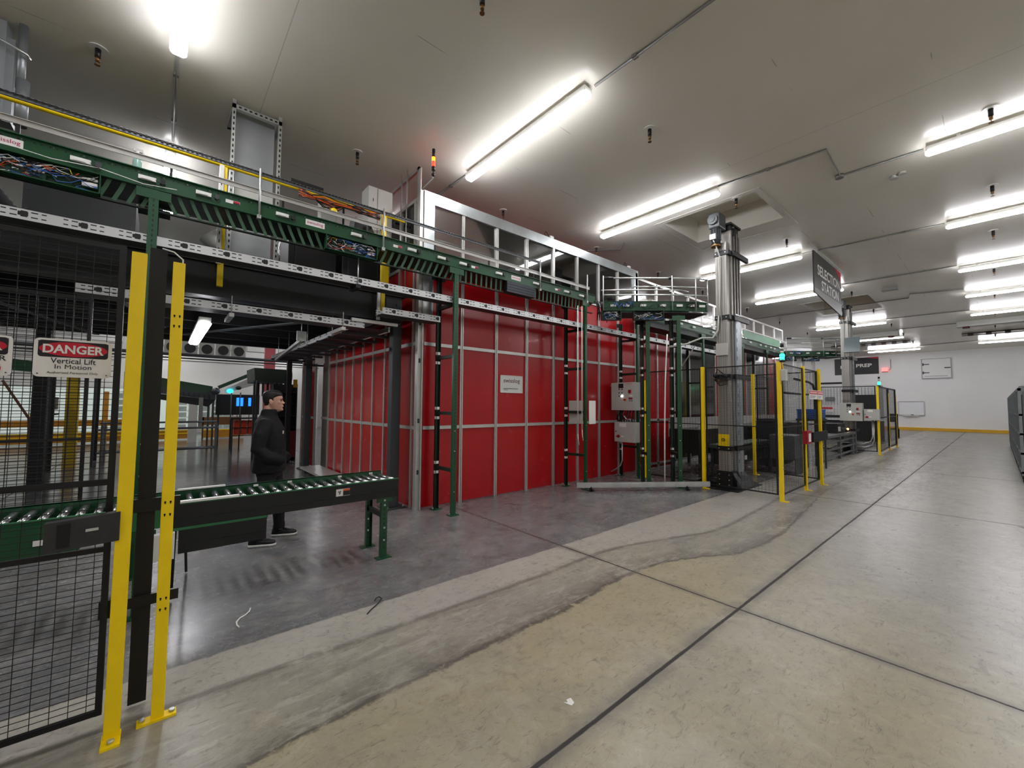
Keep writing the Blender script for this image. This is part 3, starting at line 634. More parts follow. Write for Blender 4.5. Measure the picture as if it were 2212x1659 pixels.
# ---------------------------------------------------------------- diagonal conveyor bend towards the mast
def bend(ox, label, grp):
    t = thing('conveyor_bend', label, 'conveyor', (ox+7.3, 4.9, 3.55), grp)
    P = [Vector((6.9+ox, 5.22, 0)), Vector((7.35+ox, 4.82, 0)), Vector((7.95+ox, 4.28, 0)), Vector((8.35+ox, 3.98, 0)), Vector((8.62+ox, 3.86, 0))]
    Q = [Vector((7.35+ox, 5.60, 0)), Vector((7.75+ox, 5.2, 0)), Vector((8.35+ox, 4.66, 0)), Vector((8.62+ox, 4.45, 0)), Vector((8.9+ox, 4.38, 0))]
    z = Vector((0,0,1))
    for L in (P, Q):
        b = MB()
        for a, c in zip(L[:-1], L[1:]):
            b.beam(a+z*3.70, c+z*3.70, .006, .19); b.beam(a+z*3.605, c+z*3.605, .05, .008); b.beam(a+z*3.795, c+z*3.795, .05, .008)
        b.build('side_channel', GREEN, t)
    for k in range(22):
        f = k/21*3.999; i = int(f); u = f-i; a = P[i].lerp(P[i+1], u); c = Q[i].lerp(Q[i+1], u)
        MB().cyl(a+z*3.77, c+z*3.77, .022, 8).build('roller', CHR, t)
    b = MB(); b.prism([p+z*3.56 for p in P]+[q+z*3.56 for q in reversed(Q)], (0, 0, .02)); b.build('belly_pan', DARK, t)
    d = (P[2]-P[1]).normalized(); n = Vector((d.y, -d.x, 0)).normalized()
    if n.y > 0: n = -n
    for (a0, a1) in ((-.03, .36), (.62, 1.22)):
        a = P[0]+d*a0+n*.03; c = P[0]+d*a1+n*.03
        b = MB(); b.beam(a+z*3.59, c+z*3.59, .09, .008); b.beam(a+z*3.40, c+z*3.40, .09, .008); b.beam(a+z*3.495-n*.04, c+z*3.495-n*.04, .006, .19)
        b.beam(a+z*3.40, a+z*3.59, .02, .09, tuple(n)); b.beam(c+z*3.40, c+z*3.59, .02, .09, tuple(n)); o = b.build('control_box', DGREEN, t)
        rg = random.Random(int(a0*100)+9)
        for M_, nm, cnt in ((WHT, 'pale_wires', 9), (RUB, 'black_wires', 14), (CYAN, 'blue_wires', 5)):
            w_ = MB()
            for _ in range(cnt):
                u = rg.uniform(0, 1); zz = rg.uniform(3.42, 3.57); pts = []
                for q in range(6): pts.append(a.lerp(c, u)+n*rg.uniform(0, .03)+z*zz); u = min(1, max(0, u+rg.uniform(-.25, .25))); zz = min(3.57, max(3.42, zz+rg.uniform(-.06, .06)))
                w_.tube(pts, .004, 5)
            w_.build(nm, M_, o)
        pc = MB(); pc.beam(a.lerp(c, .35)-n*.03+z*3.5, a.lerp(c, .7)-n*.03+z*3.5, .01, .1); pc.build('circuit_board', PCB, o)
    for k, f in enumerate((.25, .7, 1.2, 1.7, 2.2, 2.7, 3.3)):
        i = int(f); a = P[i].lerp(P[i+1], f-i)+n*.02
        MB().beam(a+z*3.71, a+d*.12+z*3.71, .025, .045).build('sensor', WHT, t)
    w_ = MB(); rg = random.Random(4)
    for q in range(26):
        f = rg.uniform(0, 3); pts = []
        for s_ in range(6): i = int(f); pts.append(P[i].lerp(P[i+1], f-i)+n*rg.uniform(.02, .05)+z*rg.uniform(3.62, 3.78)); f = min(3.9, f+rg.uniform(.02, .16))
        w_.tube(pts, .004, 5)
    w_.build('hanging_wires', RUB, t)
    w_ = MB()
    for q in range(4):
        f = rg.uniform(.3, 1); pts = []
        for s_ in range(6): i = int(f); pts.append(P[i].lerp(P[i+1], f-i)+n*rg.uniform(.02, .05)+z*rg.uniform(3.66, 3.78)); f = min(3.9, f+rg.uniform(.02, .1))
        w_.tube(pts, .006, 5)
    w_.build('blue_wires', CYAN, t)
    for zz, r_, i0 in ((4.28, .018, 0), (3.93, .016, 0), (4.1, .014, 1)):
        b = MB(); b.tube([p+n*.02+z*zz for p in P[i0:]], r_, 8); b.build('guard_rail', GALV, t)
    b = MB(); b.tube([q-n*.02+z*4.2 for q in Q], .016, 8); b.build('guard_rail', GALV, t)
    for p in (P[0], P[2], P[3], P[4]): MB().cyl(p+n*.05+z*3.6, p+n*.05+z*4.32, .012, 8).build('rail_post', GALV, t)
    c = MB(); c.cyl(P[0]+n*.02+z*4.28, P[0].lerp(P[1], .35)+n*.02+z*4.28, .03, 8); c.cyl(P[2]+n*.02+z*4.28+d*.02, P[2]+n*.02+z*4.28-d*.06, .03, 8); c.build('rail_clamp', BLACK, t)
    w_ = MB(); rg = random.Random(11)
    for q in range(24):
        x = rg.uniform(6.72, 7.05)+ox; w_.tube([(x, 5.28, 3.8), (x+.03, 5.24, 3.62+rg.uniform(-.1, .1)), (x+.1, 5.3, 3.5+rg.uniform(-.1, .1)), (x+.2, 5.35, 3.6)], .008, 5)
    w_.build('cable_loop', BLACK, t)
    return t
bend(0, 'green conveyor bend with open wiring boxes leading to the front lift mast', 'conveyor bends')
bend(11.4, 'smaller far green conveyor bend leading to the second lift mast', 'conveyor bends')

# second straight conveyor behind the mast
c2 = thing('overhead_conveyor', 'far stretch of green overhead conveyor behind the front lift mast', 'conveyor', (8.9, 5.3, 3.6))
b = MB(); cchan(b, 8.9, 18.2, 5.32, -1, 3.70, 3.88); b.build('side_channel', GREEN, c2)
b = MB(); cchan(b, 8.9, 18.2, 5.79, 1, 3.70, 3.88); b.build('side_channel', GREEN, c2)
b = MB(); b.box(8.9, 18.2, 5.34, 5.76, 3.55, 3.69); b.build('belly_pan', DGREEN, c2)
MB().box(14.4, 17.9, 5.29, 5.31, 3.90, 4.14).build('side_sheet', mat('pale_green_sheet', '#5b9470', .35, 0, .12, 1.5), c2)
b = MB(); b.box(8.9, 18.5, 5.28, 5.30, 4.16, 4.19); b.box(8.9, 14.4, 5.28, 5.30, 3.96, 4.0); b.build('guard_rail', ALU, c2)
for x in (9.6, 10.3, 11, 12.2, 15.0, 15.9, 16.4, 16.9, 17.3): MB().box(x-.07, x+.07, 5.27, 5.30, 3.77, 3.82).build('sensor', WHT, c2)
for x, s in ((11.6, 'seen through the clear panels'), (14.4, 'just right of the front lift mast'), (16.6, 'farther right behind the fence')):
    frame((x, 5.32), (x, 5.78), 3.68, 'green conveyor support frame '+s, (1.3, 2.3), stickers=False)

# ---------------------------------------------------------------- cable trays
def tray(x0, x1, y, z0, w_, label, side=.095, nm='cable_tray'):
    t = thing(nm, label, 'cable tray', (x0, y, z0), 'light slotted cable trays')
    for yy, sh in ((y, -1), (y+w_, 1)):
        b = MB(); b.box(0+x0, x1, yy-.002, yy+.002, z0, z0+side); b.box(x0, x1, yy-.002, yy+.014, z0+side-.003, z0+side); b.build('side_wall', TRAY, t)
    MB().box(x0, x1, y+.002, y+w_-.002, z0, z0+.004).build('tray_floor', TRAYB, t)
    return t
T1 = tray(-2.2, 3.41, 5.345, 3.20, .2, 'long light slotted cable tray under the conveyor on the left')
for x in (1.9,):
    MB().cyl((x, 5.335, 3.15), (x, 5.335, 3.55), .008, 8).build('hanger_rod', GALV, T1)
    MB().box(x-.03, x+.03, 5.31, 5.58, 3.15, 3.197).build('hanger_bracket', DARK, T1)
T2 = tray(3.45, 6.45, 5.345, 3.20, .2, 'light slotted cable tray across the front of the red enclosure')
T3 = tray(6.49, 13.8, 5.345, 3.20, .2, 'far light slotted cable tray running on behind the lift mast')
for x, T in ((3.36, T1), (6.42, T2), (8.35, T3)): MB().box(x-.03, x+.03, 5.335, 5.74, 3.15, 3.197).build('support_arm', DARK, T)
T4 = tray(-.7, 2.25, 6.0, 2.76, .26, 'lower light slotted cable tray under the platform beam')
for x in (.62, 1.94):
    MB().cyl((x, 5.99, 2.72), (x, 5.99, 2.95), .007, 8).build('hanger_rod', GALV, T4)
    MB().beam((x, 5.95, 2.71), (x, 6.45, 2.71), .05, .045).build('hanger_bracket', ALU, T4)
T5 = tray(2.36, 3.30, 5.62, 2.93, .24, 'short light slotted cable tray ending in front of the enclosure corner')
MB().beam((2.05, 5.98, 2.86), (2.75, 5.98, 2.86), .05, .045).build('support_arm', ALU, T5)
ld = thing('cable_ladder', 'cable ladder with thin rungs running back beside the red side wall', 'cable tray', (2.4, 6.3, 2.80))
for x in (2.15, 2.72): MB().box(x-.012, x+.012, 6.2, 12.1, 2.78, 2.86).build('side_rail', TRAY, ld)
for k in range(9): MB().box(2.1, 2.95, 6.55+k*.66, 6.60+k*.66, 2.735, 2.775).build('rung', GREY, ld)
MB().box(2.16, 2.71, 6.2, 12.1, 2.79, 2.80).build('tray_floor', mat('ladder_floor', '#3b3234', .6), ld)
for k in range(3): MB().cyl((2.1, 7.0+k*1.5, 2.74), (2.1, 7.0+k*1.5, 3.2), .006, 6).build('hanger_rod', GALV, ld)
st = thing('strut_bar', 'long bare steel strut hanging under the dark platform', 'strut', (1.9, 8.5, 2.75))
MB().beam((1.62, 6.9, 2.62), (1.95, 10.5, 2.62), .045, .045).box(1.55, 1.68, 6.86, 6.9, 2.60, 2.75).build('bar', GALV, st)
MB().cyl((1.63, 6.95, 2.64), (1.63, 6.95, 3.1), .006, 6).cyl((1.93, 10.15, 2.64), (1.93, 10.15, 3.12), .006, 6).build('hanger_rod', GALV, st)

# ---------------------------------------------------------------- dark platform (mezzanine)
pf = thing('platform', 'large dark steel platform on grey columns left of the red enclosure', 'platform', (-8, 6.1, 2.9))
b = MB(); b.box(-9, 2.86, 6.08, 6.10, 2.93, 3.34); b.box(-9, 2.86, 6.03, 6.2, 3.325, 3.345); b.box(-9, 2.86, 6.03, 6.2, 2.92, 2.94); b.build('edge_beam', mat('edge_beam_paint', '#161819', .45, .1, .15, 3), pf)
b = MB(); b.box(-9, 2.95, 6.0, 12.6, 3.35, 3.42); b.build('deck', DARK, pf)
for k in range(6): MB().box(-9, 3.0, 6.95+k*1.05, 7.05+k*1.05, 3.08, 3.34).build('joist', DARK, pf)
for x in (-8.5, -2.2, 2.70): MB().box(x-.08, x+.08, 6.42, 11.2, 2.95, 3.34).build('cross_beam', DARK, pf)
MB().beam((.2, 10.8, 3.02), (2.4, 6.4, 3.02), .1, .02).build('diagonal_brace', GREY, pf)
MB().beam((-.6, 6.6, 2.98), (.0, 9.6, 2.98), .08, .02).build('diagonal_brace', GREY, pf)
MB().beam((-2.1, 7.2, 2.98), (-1.0, 11.5, 2.98), .08, .02).build('diagonal_brace', GREY, pf)
MB().box(2.60, 2.86, 6.06, 6.08, 3.0, 3.28).cyl((2.78, 6.04, 3.2), (2.78, 6.06, 3.2), .018, 8).cyl((2.78, 6.04, 3.08), (2.78, 6.06, 3.08), .018, 8).build('splice_plate', GREY, pf)
def column(x, y, label, h=2.93, M=GREY, w_=.15, grp='grey steel columns'):
    t = thing('steel_column', label, 'column', (x, y, 0), grp)
    MB().box(x-w_/2, x+w_/2, y-w_/2, y+w_/2, .012, h).build('shaft', M, t, bev=.012)
    MB().box(x-.17, x+.17, y-.17, y+.17, 0, .015).build('base_plate', M, t)
    b = MB()
    for sx in (-.13, .13):
        for sy in (-.13, .13): b.cyl((x+sx, y+sy, .015), (x+sx, y+sy, .05), .012, 8)
    b.build('anchor_bolt', GALV, t)
column(2.88, 6.32, 'grey steel column beside the near corner of the red enclosure')
column(2.86, 11.4, 'dark grey steel column at the far end of the red side wall', 3.3)
column(-1.75, 11.9, 'dark square column seen through the wire door under the danger sign', 3.3, DARK, .2)
column(-5.5, 6.4, 'dark column outside the left edge', 2.93, DARK)
column(-.9, 21., 'far dark column behind the wire door', 4.2, DARK)
column(2.7, 12.7, 'dark column behind the standing person', 3.3, DARK, .12)
# handrail
hr = thing('handrail', 'bright yellow handrail on the edge of the dark platform', 'handrail', (-3, 6.0, 3.0))
MB().tube([(-3.2, 5.98, 4.515), (2.40, 5.98, 4.53)], .027, 10).build('rail', YEL, hr)
MB().tube([(2.53, 5.98, 4.53), (2.84, 5.98, 4.53)], .025, 10).build('rail', YEL, hr)
for x in (-1.9, .49, 2.51):
    MB().box(x-.03, x+.03, 5.97, 6.03, 3.04, 4.54).build('post', YEL, hr)
MB().box(2.85, 2.91, 6.7, 6.76, 3.4, 4.54).build('post', YEL, hr); MB().tube([(2.5, 6.0, 4.53), (2.88, 6.73, 4.53)], .025, 10).build('rail', YEL, hr)
for x in (.47, 2.44): MB().box(x-.03+(-.0), x+.015, 5.935, 5.97, 2.9 if x > 1 else 3.3, 3.35 if x > 1 else 4.5).build('slotted_strut', ALU, hr)
b = MB()
for x in (.47, 2.44):
    for k in range(10): b.box(x-.012, x-.002, 5.933, 5.936, 3.35+k*.1, 3.39+k*.1)
b.build('bolt', DARK, hr)
cb = thing('cable_bundle', 'bundle of orange and black cables tied along the yellow handrail', 'cable', (1.4, 5.93, 4.4))
rg = random.Random(3)
for M_, nm, n_ in ((ORNG, 'orange_cables', 5), (BLACK, 'black_cables', 7)):
    b = MB()
    for q in range(n_):
        z0 = rg.uniform(4.42, 4.5); b.tube([(1.3+.16*k, 5.93+rg.uniform(-.02, .02), z0+rg.uniform(-.03, .03)+(-.1 if k in (2, 3) and q % 2 else 0)) for k in range(8)], .007, 5)
    b.build(nm, M_, cb)
MB().sph((1.75, 5.93, 4.33), .05).build('yellow_connector', YEL, cb)
MB().box(1.2, 1.6, 5.90, 5.96, 4.56, 4.60).build('tray_piece', BLACK, cb)
# things standing on the platform
eq = thing('cabinet_block', 'large dark grey sheet metal casing on the platform at the far left', 'casing', (-1.4, 7.9, 3.42))
MB().box(-1.42, -.36, 7.9, 8.9, 3.42, 4.50).build('casing', mat('casing_grey', '#2c2f30', .5, .2, .08, 2), eq)
b = MB()
for k in range(4): b.cyl((-1.38, 7.89, 3.6+k*.25), (-1.38, 7.9, 3.6+k*.25), .012, 8); b.cyl((-.40, 7.89, 3.6+k*.25), (-.40, 7.9, 3.6+k*.25), .012, 8)
b.build('bolt', GREY, eq)
for x0, x1, z1, s in ((1.5, 2.25, 4.45, 'behind the conveyor, left of the pair'), (2.35, 3.0, 4.4, 'behind the conveyor, right of the pair')):
    t = thing('cabinet_block', 'black equipment casing on the platform '+s, 'casing', (x0, 7.4, 3.42)); MB().box(x0, x1, 7.4, 8.4, 3.42, z1).build('casing', mat('casing_black', '#0d0e10', .5, .1, .1, 3), t, bev=.01)
    b = MB(); b.beam((x0+.1, 7.39, 3.5), (x0+.1, 7.39, z1-.1), .02, .01); b.build('strap', GREY, t)
    MB().cyl(((x0+x1)/2, 7.6, z1), ((x0+x1)/2, 7.6, z1+.05), .09, 14).build('knob', WHT, t)
# tall raceway to the ceiling
rw = thing('raceway', 'tall grey panel framed in slotted strut rising to the ceiling', 'raceway', (.58, 6.4, 3.42))
MB().box(.64, 1.10, 6.55, 6.58, 3.42, 5.60).build('panel', mat('raceway_sheet', '#a3a8aa', .35, .6, .1, 2), rw)
b = MB(); b.box(.58, .62, 6.38, 6.44, 3.42, HC); b.box(1.12, 1.16, 6.38, 6.44, 3.42, HC); b.box(.58, 1.16, 6.38, 6.44, 5.53, 5.59); b.box(.58, .62, 6.44, 6.95, 5.53, 5.59); b.box(1.12, 1.16, 6.44, 6.95, 5.53, 5.59); b.box(.58, 1.16, 6.9, 6.95, 5.53, 5.59); fr_ = b
b = MB()
for x in (.60, 1.14):
    for k in range(27): b.box(x-.008, x+.008, 6.376, 6.381, 3.5+k*.075, 3.535+k*.075)
for k in range(8): b.box(.65+k*.06, .68+k*.06, 6.376, 6.381, 5.55, 5.57)
fr_.build('strut_frame', GALV, rw, extra=[(b, BLACK)])
MB().box(.64, 1.10, 6.5, 6.7, 4.3, 4.55).build('tray', BEIGE, rw)
pp = thing('pipe_stack', 'tall grey steel pipe and casing rising to the ceiling in the top left corner', 'pipe', (-1.3, 6.6, 3.42))
b = MB(); b.cyl((-1.255, 6.6, 4.95), (-1.255, 6.6, HC), .035, 16); b.cyl((-1.235, 6.6, 4.55), (-1.235, 6.6, 5.05), .05, 16); b.build('pipe', mat('pipe_steel', '#83878a', .35, .5, .08, 2), pp)
MB().box(-1.62, -1.36, 6.55, 6.75, 4.55, 5.6).box(-1.36, -1.30, 6.58, 6.75, 4.55, 5.45).box(-1.55, -1.45, 6.6, 6.7, 5.6, HC).build('casing', mat('casing_light', '#8f9497', .4, .4, .06, 2), pp)
MB().tube([(-1.42, 6.5, 5.37), (-1.2, 6.5, 5.29), (-1.19, 6.56, 5.29)], .012, 6).build('clamp', GALV, pp)
hs = thing('flexible_hose', 'black ribbed flexible hose curving down at the left edge', 'hose', (-1.3, 6.9, 3.4))
b = MB(); pts = []
for k in range(40):
    t_ = k/39; pts.append((-1.62+.55*t_**1.6, 6.9, 4.40-.95*t_))
b.tube(pts, [.055 if k % 2 else .047 for k in range(40)], 12); b.build('hose_body', RUB, hs)
b = MB()
for k in range(4): b.cyl((.83+k*.14, 6.9, 3.42), (.83+k*.14, 6.9, 4.5), .04, 14)
pz = thing('pipe_group', 'four upright shiny metal pipes on the platform behind the conveyor', 'pipes', (.8, 6.9, 3.42)); b.build('pipes', CHR, pz)
hz = thing('flexible_hose', 'silver flexible hose looping on the platform behind the green post', 'hose', (0, 6.7, 3.6))
b = MB(); b.tube([(.05, 6.7, 3.5), (.1, 6.7, 3.58), (.3, 6.7, 3.6), (.55, 6.7, 3.58), (.62, 6.75, 3.66), (.85, 6.8, 3.62)], .025, 10); b.build('hose_body', CHR, hz)
dc = thing('duct_elbow', 'bulky grey insulated duct elbow on the platform behind the pipes', 'duct', (.7, 7.4, 3.42))
b = MB(); b.tube([(.45, 7.4, 4.1), (.6, 7.4, 3.95), (.8, 7.4, 3.75), (1.1, 7.4, 3.62), (1.5, 7.4, 3.6)], .15, 14); b.build('duct_body', PIPE, dc)
bx = thing('wall_box', 'light grey electrical enclosure with a blue note at the enclosure corner', 'box', (2.45, 6.5, 4.4))
MB().box(2.45, 2.86, 6.5, 6.8, 4.36, 5.20).build('casing', BEIGE, bx, bev=.008); MB().box(2.60, 2.606, 6.497, 6.5, 4.36, 5.2).build('seam', GREY, bx)
plate((2.53, 6.498, 4.98), *FY, .012, .05, .004).build('latch', BLACK, bx); plate((2.51, 6.498, 4.79), *FY, .07, .09, .002).build('blue_note', BLUE, bx)
sp_ = thing('wedge_box', 'black wedge-shaped bracket panel behind the far end of the yellow rail', 'bracket', (2.2, 6.3, 4.3))
MB().prism([(2.18, 6.3, 4.52), (2.42, 6.3, 4.46), (2.52, 6.3, 4.28), (2.16, 6.3, 4.28)], (0, .25, 0)).build('wedge', BLACK, sp_)
rf = thing('roof_frame', 'grey steel frame of thin bars near the ceiling behind the yellow handrail', 'frame', (2.0, 7.3, 4.9))
b = MB(); b.box(1.95, 2.2, 7.3, 7.5, 4.7, 5.1); b.build('box', BEIGE, rf)
b = MB(); b.box(2.05, 3.0, 7.28, 7.30, 5.06, 5.09); b.box(2.05, 3.0, 7.28, 7.30, 4.9, 4.92); b.box(2.3, 2.33, 7.28, 7.3, 4.3, 5.08); b.build('bars', DARK, rf)
# warning beacon on the enclosure corner
bc = thing('signal_beacon', 'stack light glowing red and amber on an arm above the enclosure corner', 'beacon', (3.11, 5.58, 5.1))
MB().cyl((3.11, 5.58, 5.50), (3.11, 5.58, 5.63), .024, 14).build('dark_lens', BLACK, bc); MB().cyl((3.11, 5.58, 5.435), (3.11, 5.58, 5.50), .026, 14).build('amber_lens', EMO, bc)
MB().cyl((3.11, 5.58, 5.35), (3.11, 5.58, 5.435), .026, 14).build('red_lens', EMR, bc); MB().cyl((3.11, 5.58, 5.29), (3.11, 5.58, 5.35), .028, 14).cyl((3.11, 5.58, 5.2), (3.11, 5.58, 5.3), .01, 8).sph((3.11, 5.58, 5.22), .03).build('base', BLACK, bc)
MB().tube([(3.11, 5.58, 5.22), (3.12, 5.62, 5.17), (3.1, 5.93, 5.12)], .012, 6).build('arm', GALV, bc)
for x, s in ((6.1, 'left'), (8.9, 'right')):
    t = thing('sensor_unit', 'small white sensor with a cable loop on the %s of the silver top beam' % s, 'sensor', (x, 5.95, 5.13), 'sensors on the silver beam')
    MB().box(x-.05, x+.05, 5.9, 5.98, 5.12, 5.17).build('casing', WHT, t); MB().tube([(x-.05, 5.94, 5.14), (x-.1, 5.94, 5.2), (x-.16, 5.94, 5.24), (x-.19, 5.94, 5.19), (x-.12, 5.94, 5.12)], .008, 6).build('cable_loop', BLACK, t)

# ---------------------------------------------------------------- foreground wire door and posts
WIRE = mat('fence_wire', '#0d0d0e', .5)
def wpanel(name, a, c, z0, z1, label, du=.06, dv=.03, zr_=(1.28,), wr=.0014, fr=.02, top_gap=None, grp=None, cat='fence panel'):
    a = Vector(a+(0,)); c = Vector(c+(0,)); d = c-a; L = d.length; d.normalize(); z = Vector((0,0,1)); n = d.cross(z)
    t = thing(name, label, cat, tuple(a+z*z0), grp)
    b = MB()
    for q in (a+d*fr/2, c-d*fr/2): b.ob(q+z*((z0+z1)/2), d, n, z, fr/2, fr/2, (z1-z0)/2)
    for zz in (z0+fr/2, z1-fr/2)+tuple(zr_): b.ob((a+c)/2+z*zz, d, n, z, L/2, fr/2*.8, fr/2*(1 if zz != 1.28 else .7))
    b.build('panel_frame', BLACK, t)
    b = MB(); k = du
    while k < L: b.ob(a+d*k+z*((z0+z1)/2), d, n, z, wr, wr, (z1-z0)/2); k += du
    k = z0+dv; zt = z1 if top_gap is None else z1-top_gap
    while k < zt: b.ob((a+c)/2+z*k+n*wr, d, n, z, L/2, wr, wr); k += dv
    o = b.build('wire_mesh', WIRE, t); return t
dr = wpanel('wire_door', (-1.42, 3.02), (-.165, 3.0), .07, 2.48, 'black wire mesh door with danger signs at the left edge', .063, .0295, (1.235, .895), .0014, .026, cat='door')
wpanel('wire_fence', (-2.9, 5.9), (-.55, 5.9), .5, 2.7, 'second black wire mesh panel behind the roller conveyor', .06, .0295, (1.28,), .0022, .03)
lk = thing('latch_box', 'dark slotted latch box on the wire door beside the yellow post', 'latch', (-.37, 2.88, .94))
b = MB(); b.prism([(-.385, 2.86, .945), (-.128, 2.84, .965), (-.128, 2.84, 1.105), (-.385, 2.86, 1.085)], (0, .05, 0)); b.build('casing', mat('latch_grey', '#2e2d2d', .55, 0, .2, 25), lk, bev=.003)
b = MB(); b.prism([(-.342, 2.855, .965), (-.30, 2.852, .967), (-.30, 2.852, 1.077), (-.342, 2.855, 1.073)], (0, -.003, 0)); b.build('slot', BLACK, lk)
MB().ob((-.225, 2.846, 1.035), (1,0,.05), (0,1,0), (0,0,1), .022, .004, .006).build('scratch', BEIGE, lk)
def sign_danger(xc, zc_, w_, h_, y, label):
    t = thing('danger_sign', label, 'sign', (xc, y, zc_))
    plate((xc, y, zc_), *FY, w_, h_, .003, .02).build('plate', LBL, t)
    plate((xc, y-.001, zc_+h_*.235), *FY, w_*.9, h_*.43, .002, .012).build('black_field', LBLK, t)
    ell((xc, y-.003, zc_+h_*.235), *FY, w_*.44, h_*.19, .001).build('red_oval', LRED, t)
    text('DANGER', (xc, y-.004, zc_+h_*.235), *FY, w_*.78, h_*.23, LBL, 'lettering', t, .001, .03)
    b = MB()
    for sx in (-1, 1):
        for sz in (-1, 1): b.cyl((xc+sx*w_*.44, y-.001, zc_+sz*h_*.42), (xc+sx*w_*.44, y-.004, zc_+sz*h_*.42), .003, 8)
    b.build('rivet', GREY, t); return t
YS = 2.965
s1 = sign_danger(-.333, 1.862, .268, .187, YS, 'white danger sign about a vertical lift on the wire door')
text('Vertical Lift', (-.333, YS-.001, 1.849), *FY, .155, .027, LBLK, 'lettering', s1, .001)
text('In Motion', (-.333, YS-.001, 1.820), *FY, .125, .022, LBLK, 'lettering', s1, .001, 0)
text('Authorized Personnel Only', (-.333, YS-.001, 1.789), *FY, .175, .014, GREY, 'small_lettering', s1, .001)
s2 = sign_danger(-.665, 1.86, .268, .187, YS, 'white danger sign cut off by the left edge of the picture')
text('ER', (-.568, YS-.001, 1.848), *FY, .04, .024, LBLK, 'lettering', s2, .001)
b = MB(); n_ = 28
b.tube([(-.60+.034*math.cos(2*math.pi*k/n_), YS-.003, 1.80+.028*math.sin(2*math.pi*k/n_)) for k in range(n_+1)], .004, 6); b.build('red_ring', LRED, s2)
def ypost(x0, x1, y, h_, label, holes=(), foot=0, depth=.05, grp='yellow fence posts', lean=0.):
    t = thing('fence_post', label, 'post', ((x0+x1)/2, y, 0), grp)
    b = MB(); b.add([(x0, y, .01), (x1, y, .01), (x1, y+depth, .01), (x0, y+depth, .01), (x0+lean, y, h_), (x1+lean, y, h_), (x1+lean, y+depth, h_), (x0+lean, y+depth, h_)],
        [(0,3,2,1),(4,5,6,7),(0,1,5,4),(1,2,6,5),(2,3,7,6),(3,0,4,7)]); b.build('post_tube', YEL, t, bev=.003)
    if foot == 1: MB().box(x0-.005, x1+.005, y-.07, y+depth, 0, .012).build('foot_plate', YEL, t); MB().cyl(((x0+x1)/2, y-.035, .012), ((x0+x1)/2, y-.035, .026), .014, 8).build('anchor_bolt', GALV, t)
    if foot == 2:
        MB().box(x0-.055, x1+.05, y-.012, y+depth-.0, 0, .012).build('foot_plate', YEL, t)
        MB().cyl((x0-.035, y+.02, .012), (x0-.035, y+.02, .024), .012, 8).build('anchor_bolt', GALV, t); MB().cyl((x1+.032, y+.02, .012), (x1+.032, y+.02, .024), .012, 8).build('anchor_bolt', GALV, t)
    hb = MB()
    for z in holes:
        u = lean*z/h_
        for xx in (x0+(x1-x0)*.3+u, x0+(x1-x0)*.72+u): hb.cyl((xx, y-.0015, z), (xx, y+.001, z), .005*(x1-x0)/.055, 8); hb.box(xx-.0025, xx+.0025, y-.0015, y+.001, z-.010, z)
    if holes: hb.build('keyholes', BLACK, t)
    return t
ypost(-.150, -.090, 2.855, 2.425, 'thick yellow post on the left of the wide opening, nearest the camera', (), 1, .05, lean=.012)
ypost(.025, .078, 2.88, 2.415, 'yellow post with keyholes right of the black post', (2.12, 2.065, 1.12, 1.055, .62, .565), 2, .045, lean=.002)
bp = thing('black_post', 'tall flat black post standing between the two yellow posts', 'post', (-.03, 3.07, 0))
MB().box(-.072, .003, 3.06, 3.10, .03, 2.52).build('post_tube', mat('matt_black', '#070708', .55, 0, .08, 4), bp)
MB().box(-.13, .12, 3.04, 3.06, .545, .60).box(-.2, -.12, 3.02, 3.06, .53, .62).build('cross_bracket', BLACK, bp); MB().box(-.13, .11, 3.04, 3.06, 1.05, 1.12).build('cross_bracket', BLACK, bp)
MB().tube([(-.02, 3.04, 2.52), (.03, 3.0, 2.5), (.07, 2.98, 2.46), (.07, 2.97, 2.43)], .004, 6).build('white_tie', WHT, bp)
wb_ = thing('white_box', 'small white box mounted behind the yellow post at the conveyor end', 'box', (.06, 4.2, .4)); MB().box(.0, .13, 4.24, 4.30, .42, .62).build('casing', WHT, wb_)

# ---------------------------------------------------------------- low roller conveyor
lc = thing('roller_conveyor', 'low green roller conveyor with black side covers and steel rollers', 'conveyor', (-1.6, 4.3, 0))
b = MB(); b.box(-1.7, 2.035, 4.322, 4.328, .655, .832); b.box(-1.7, 2.035, 4.30, 4.328, .826, .833); b.build('side_channel', mat('light_green_edge', '#2c6a42', .4, 0, .1, 9), lc)
b = MB(); b.box(-1.7, 2.02, 4.757, 4.763, .66, .862); b.box(-1.7, 2.02, 4.757, 4.785, .855, .862); b.build('side_channel', GREEN, lc)
b = MB(); b.box(-1.7, -.4, 4.285, 4.322, .56, .80); b.build('drive_channel', GREEN, lc)
NB = mat('cover_black', '#0b0f11', .35, 0, .15, 6)
b = MB(); b.box(.09, 2.033, 4.296, 4.322, .642, .826); b.box(.09, 2.033, 4.290, 4.297, .700, .706); o = b.build('side_cover', NB, lc)
b = MB(); b.box(.155, .772, 4.296, 4.36, .435, .622); b.box(.155, .772, 4.290, 4.297, .50, .505); b.build('lower_cover', NB, lc); MB().box(.1, .772, 4.29, 4.36, .622, .642).build('cover_strip', mat('light_green_edge', '#2c6a42'), lc)
for k in range(40):
    x = -1.62+k*.0925
    MB().cyl((x, 4.33, .812), (x, 4.755, .812), .024, 12).build('roller', CHR, lc)
MB().box(.15, .56, 4.300, 4.345, .834, .850).build('wear_strip', LBL, lc); MB().box(.15, .50, 4.745, 4.775, .863, .876).build('wear_strip', LBL, lc)
b = MB()
for x in (-.9, .75, 1.05, 1.55, 1.9): b.box(x-.02, x+.02, 4.754, 4.757, .83, .85)
b.build('white_slots', LBL, lc)
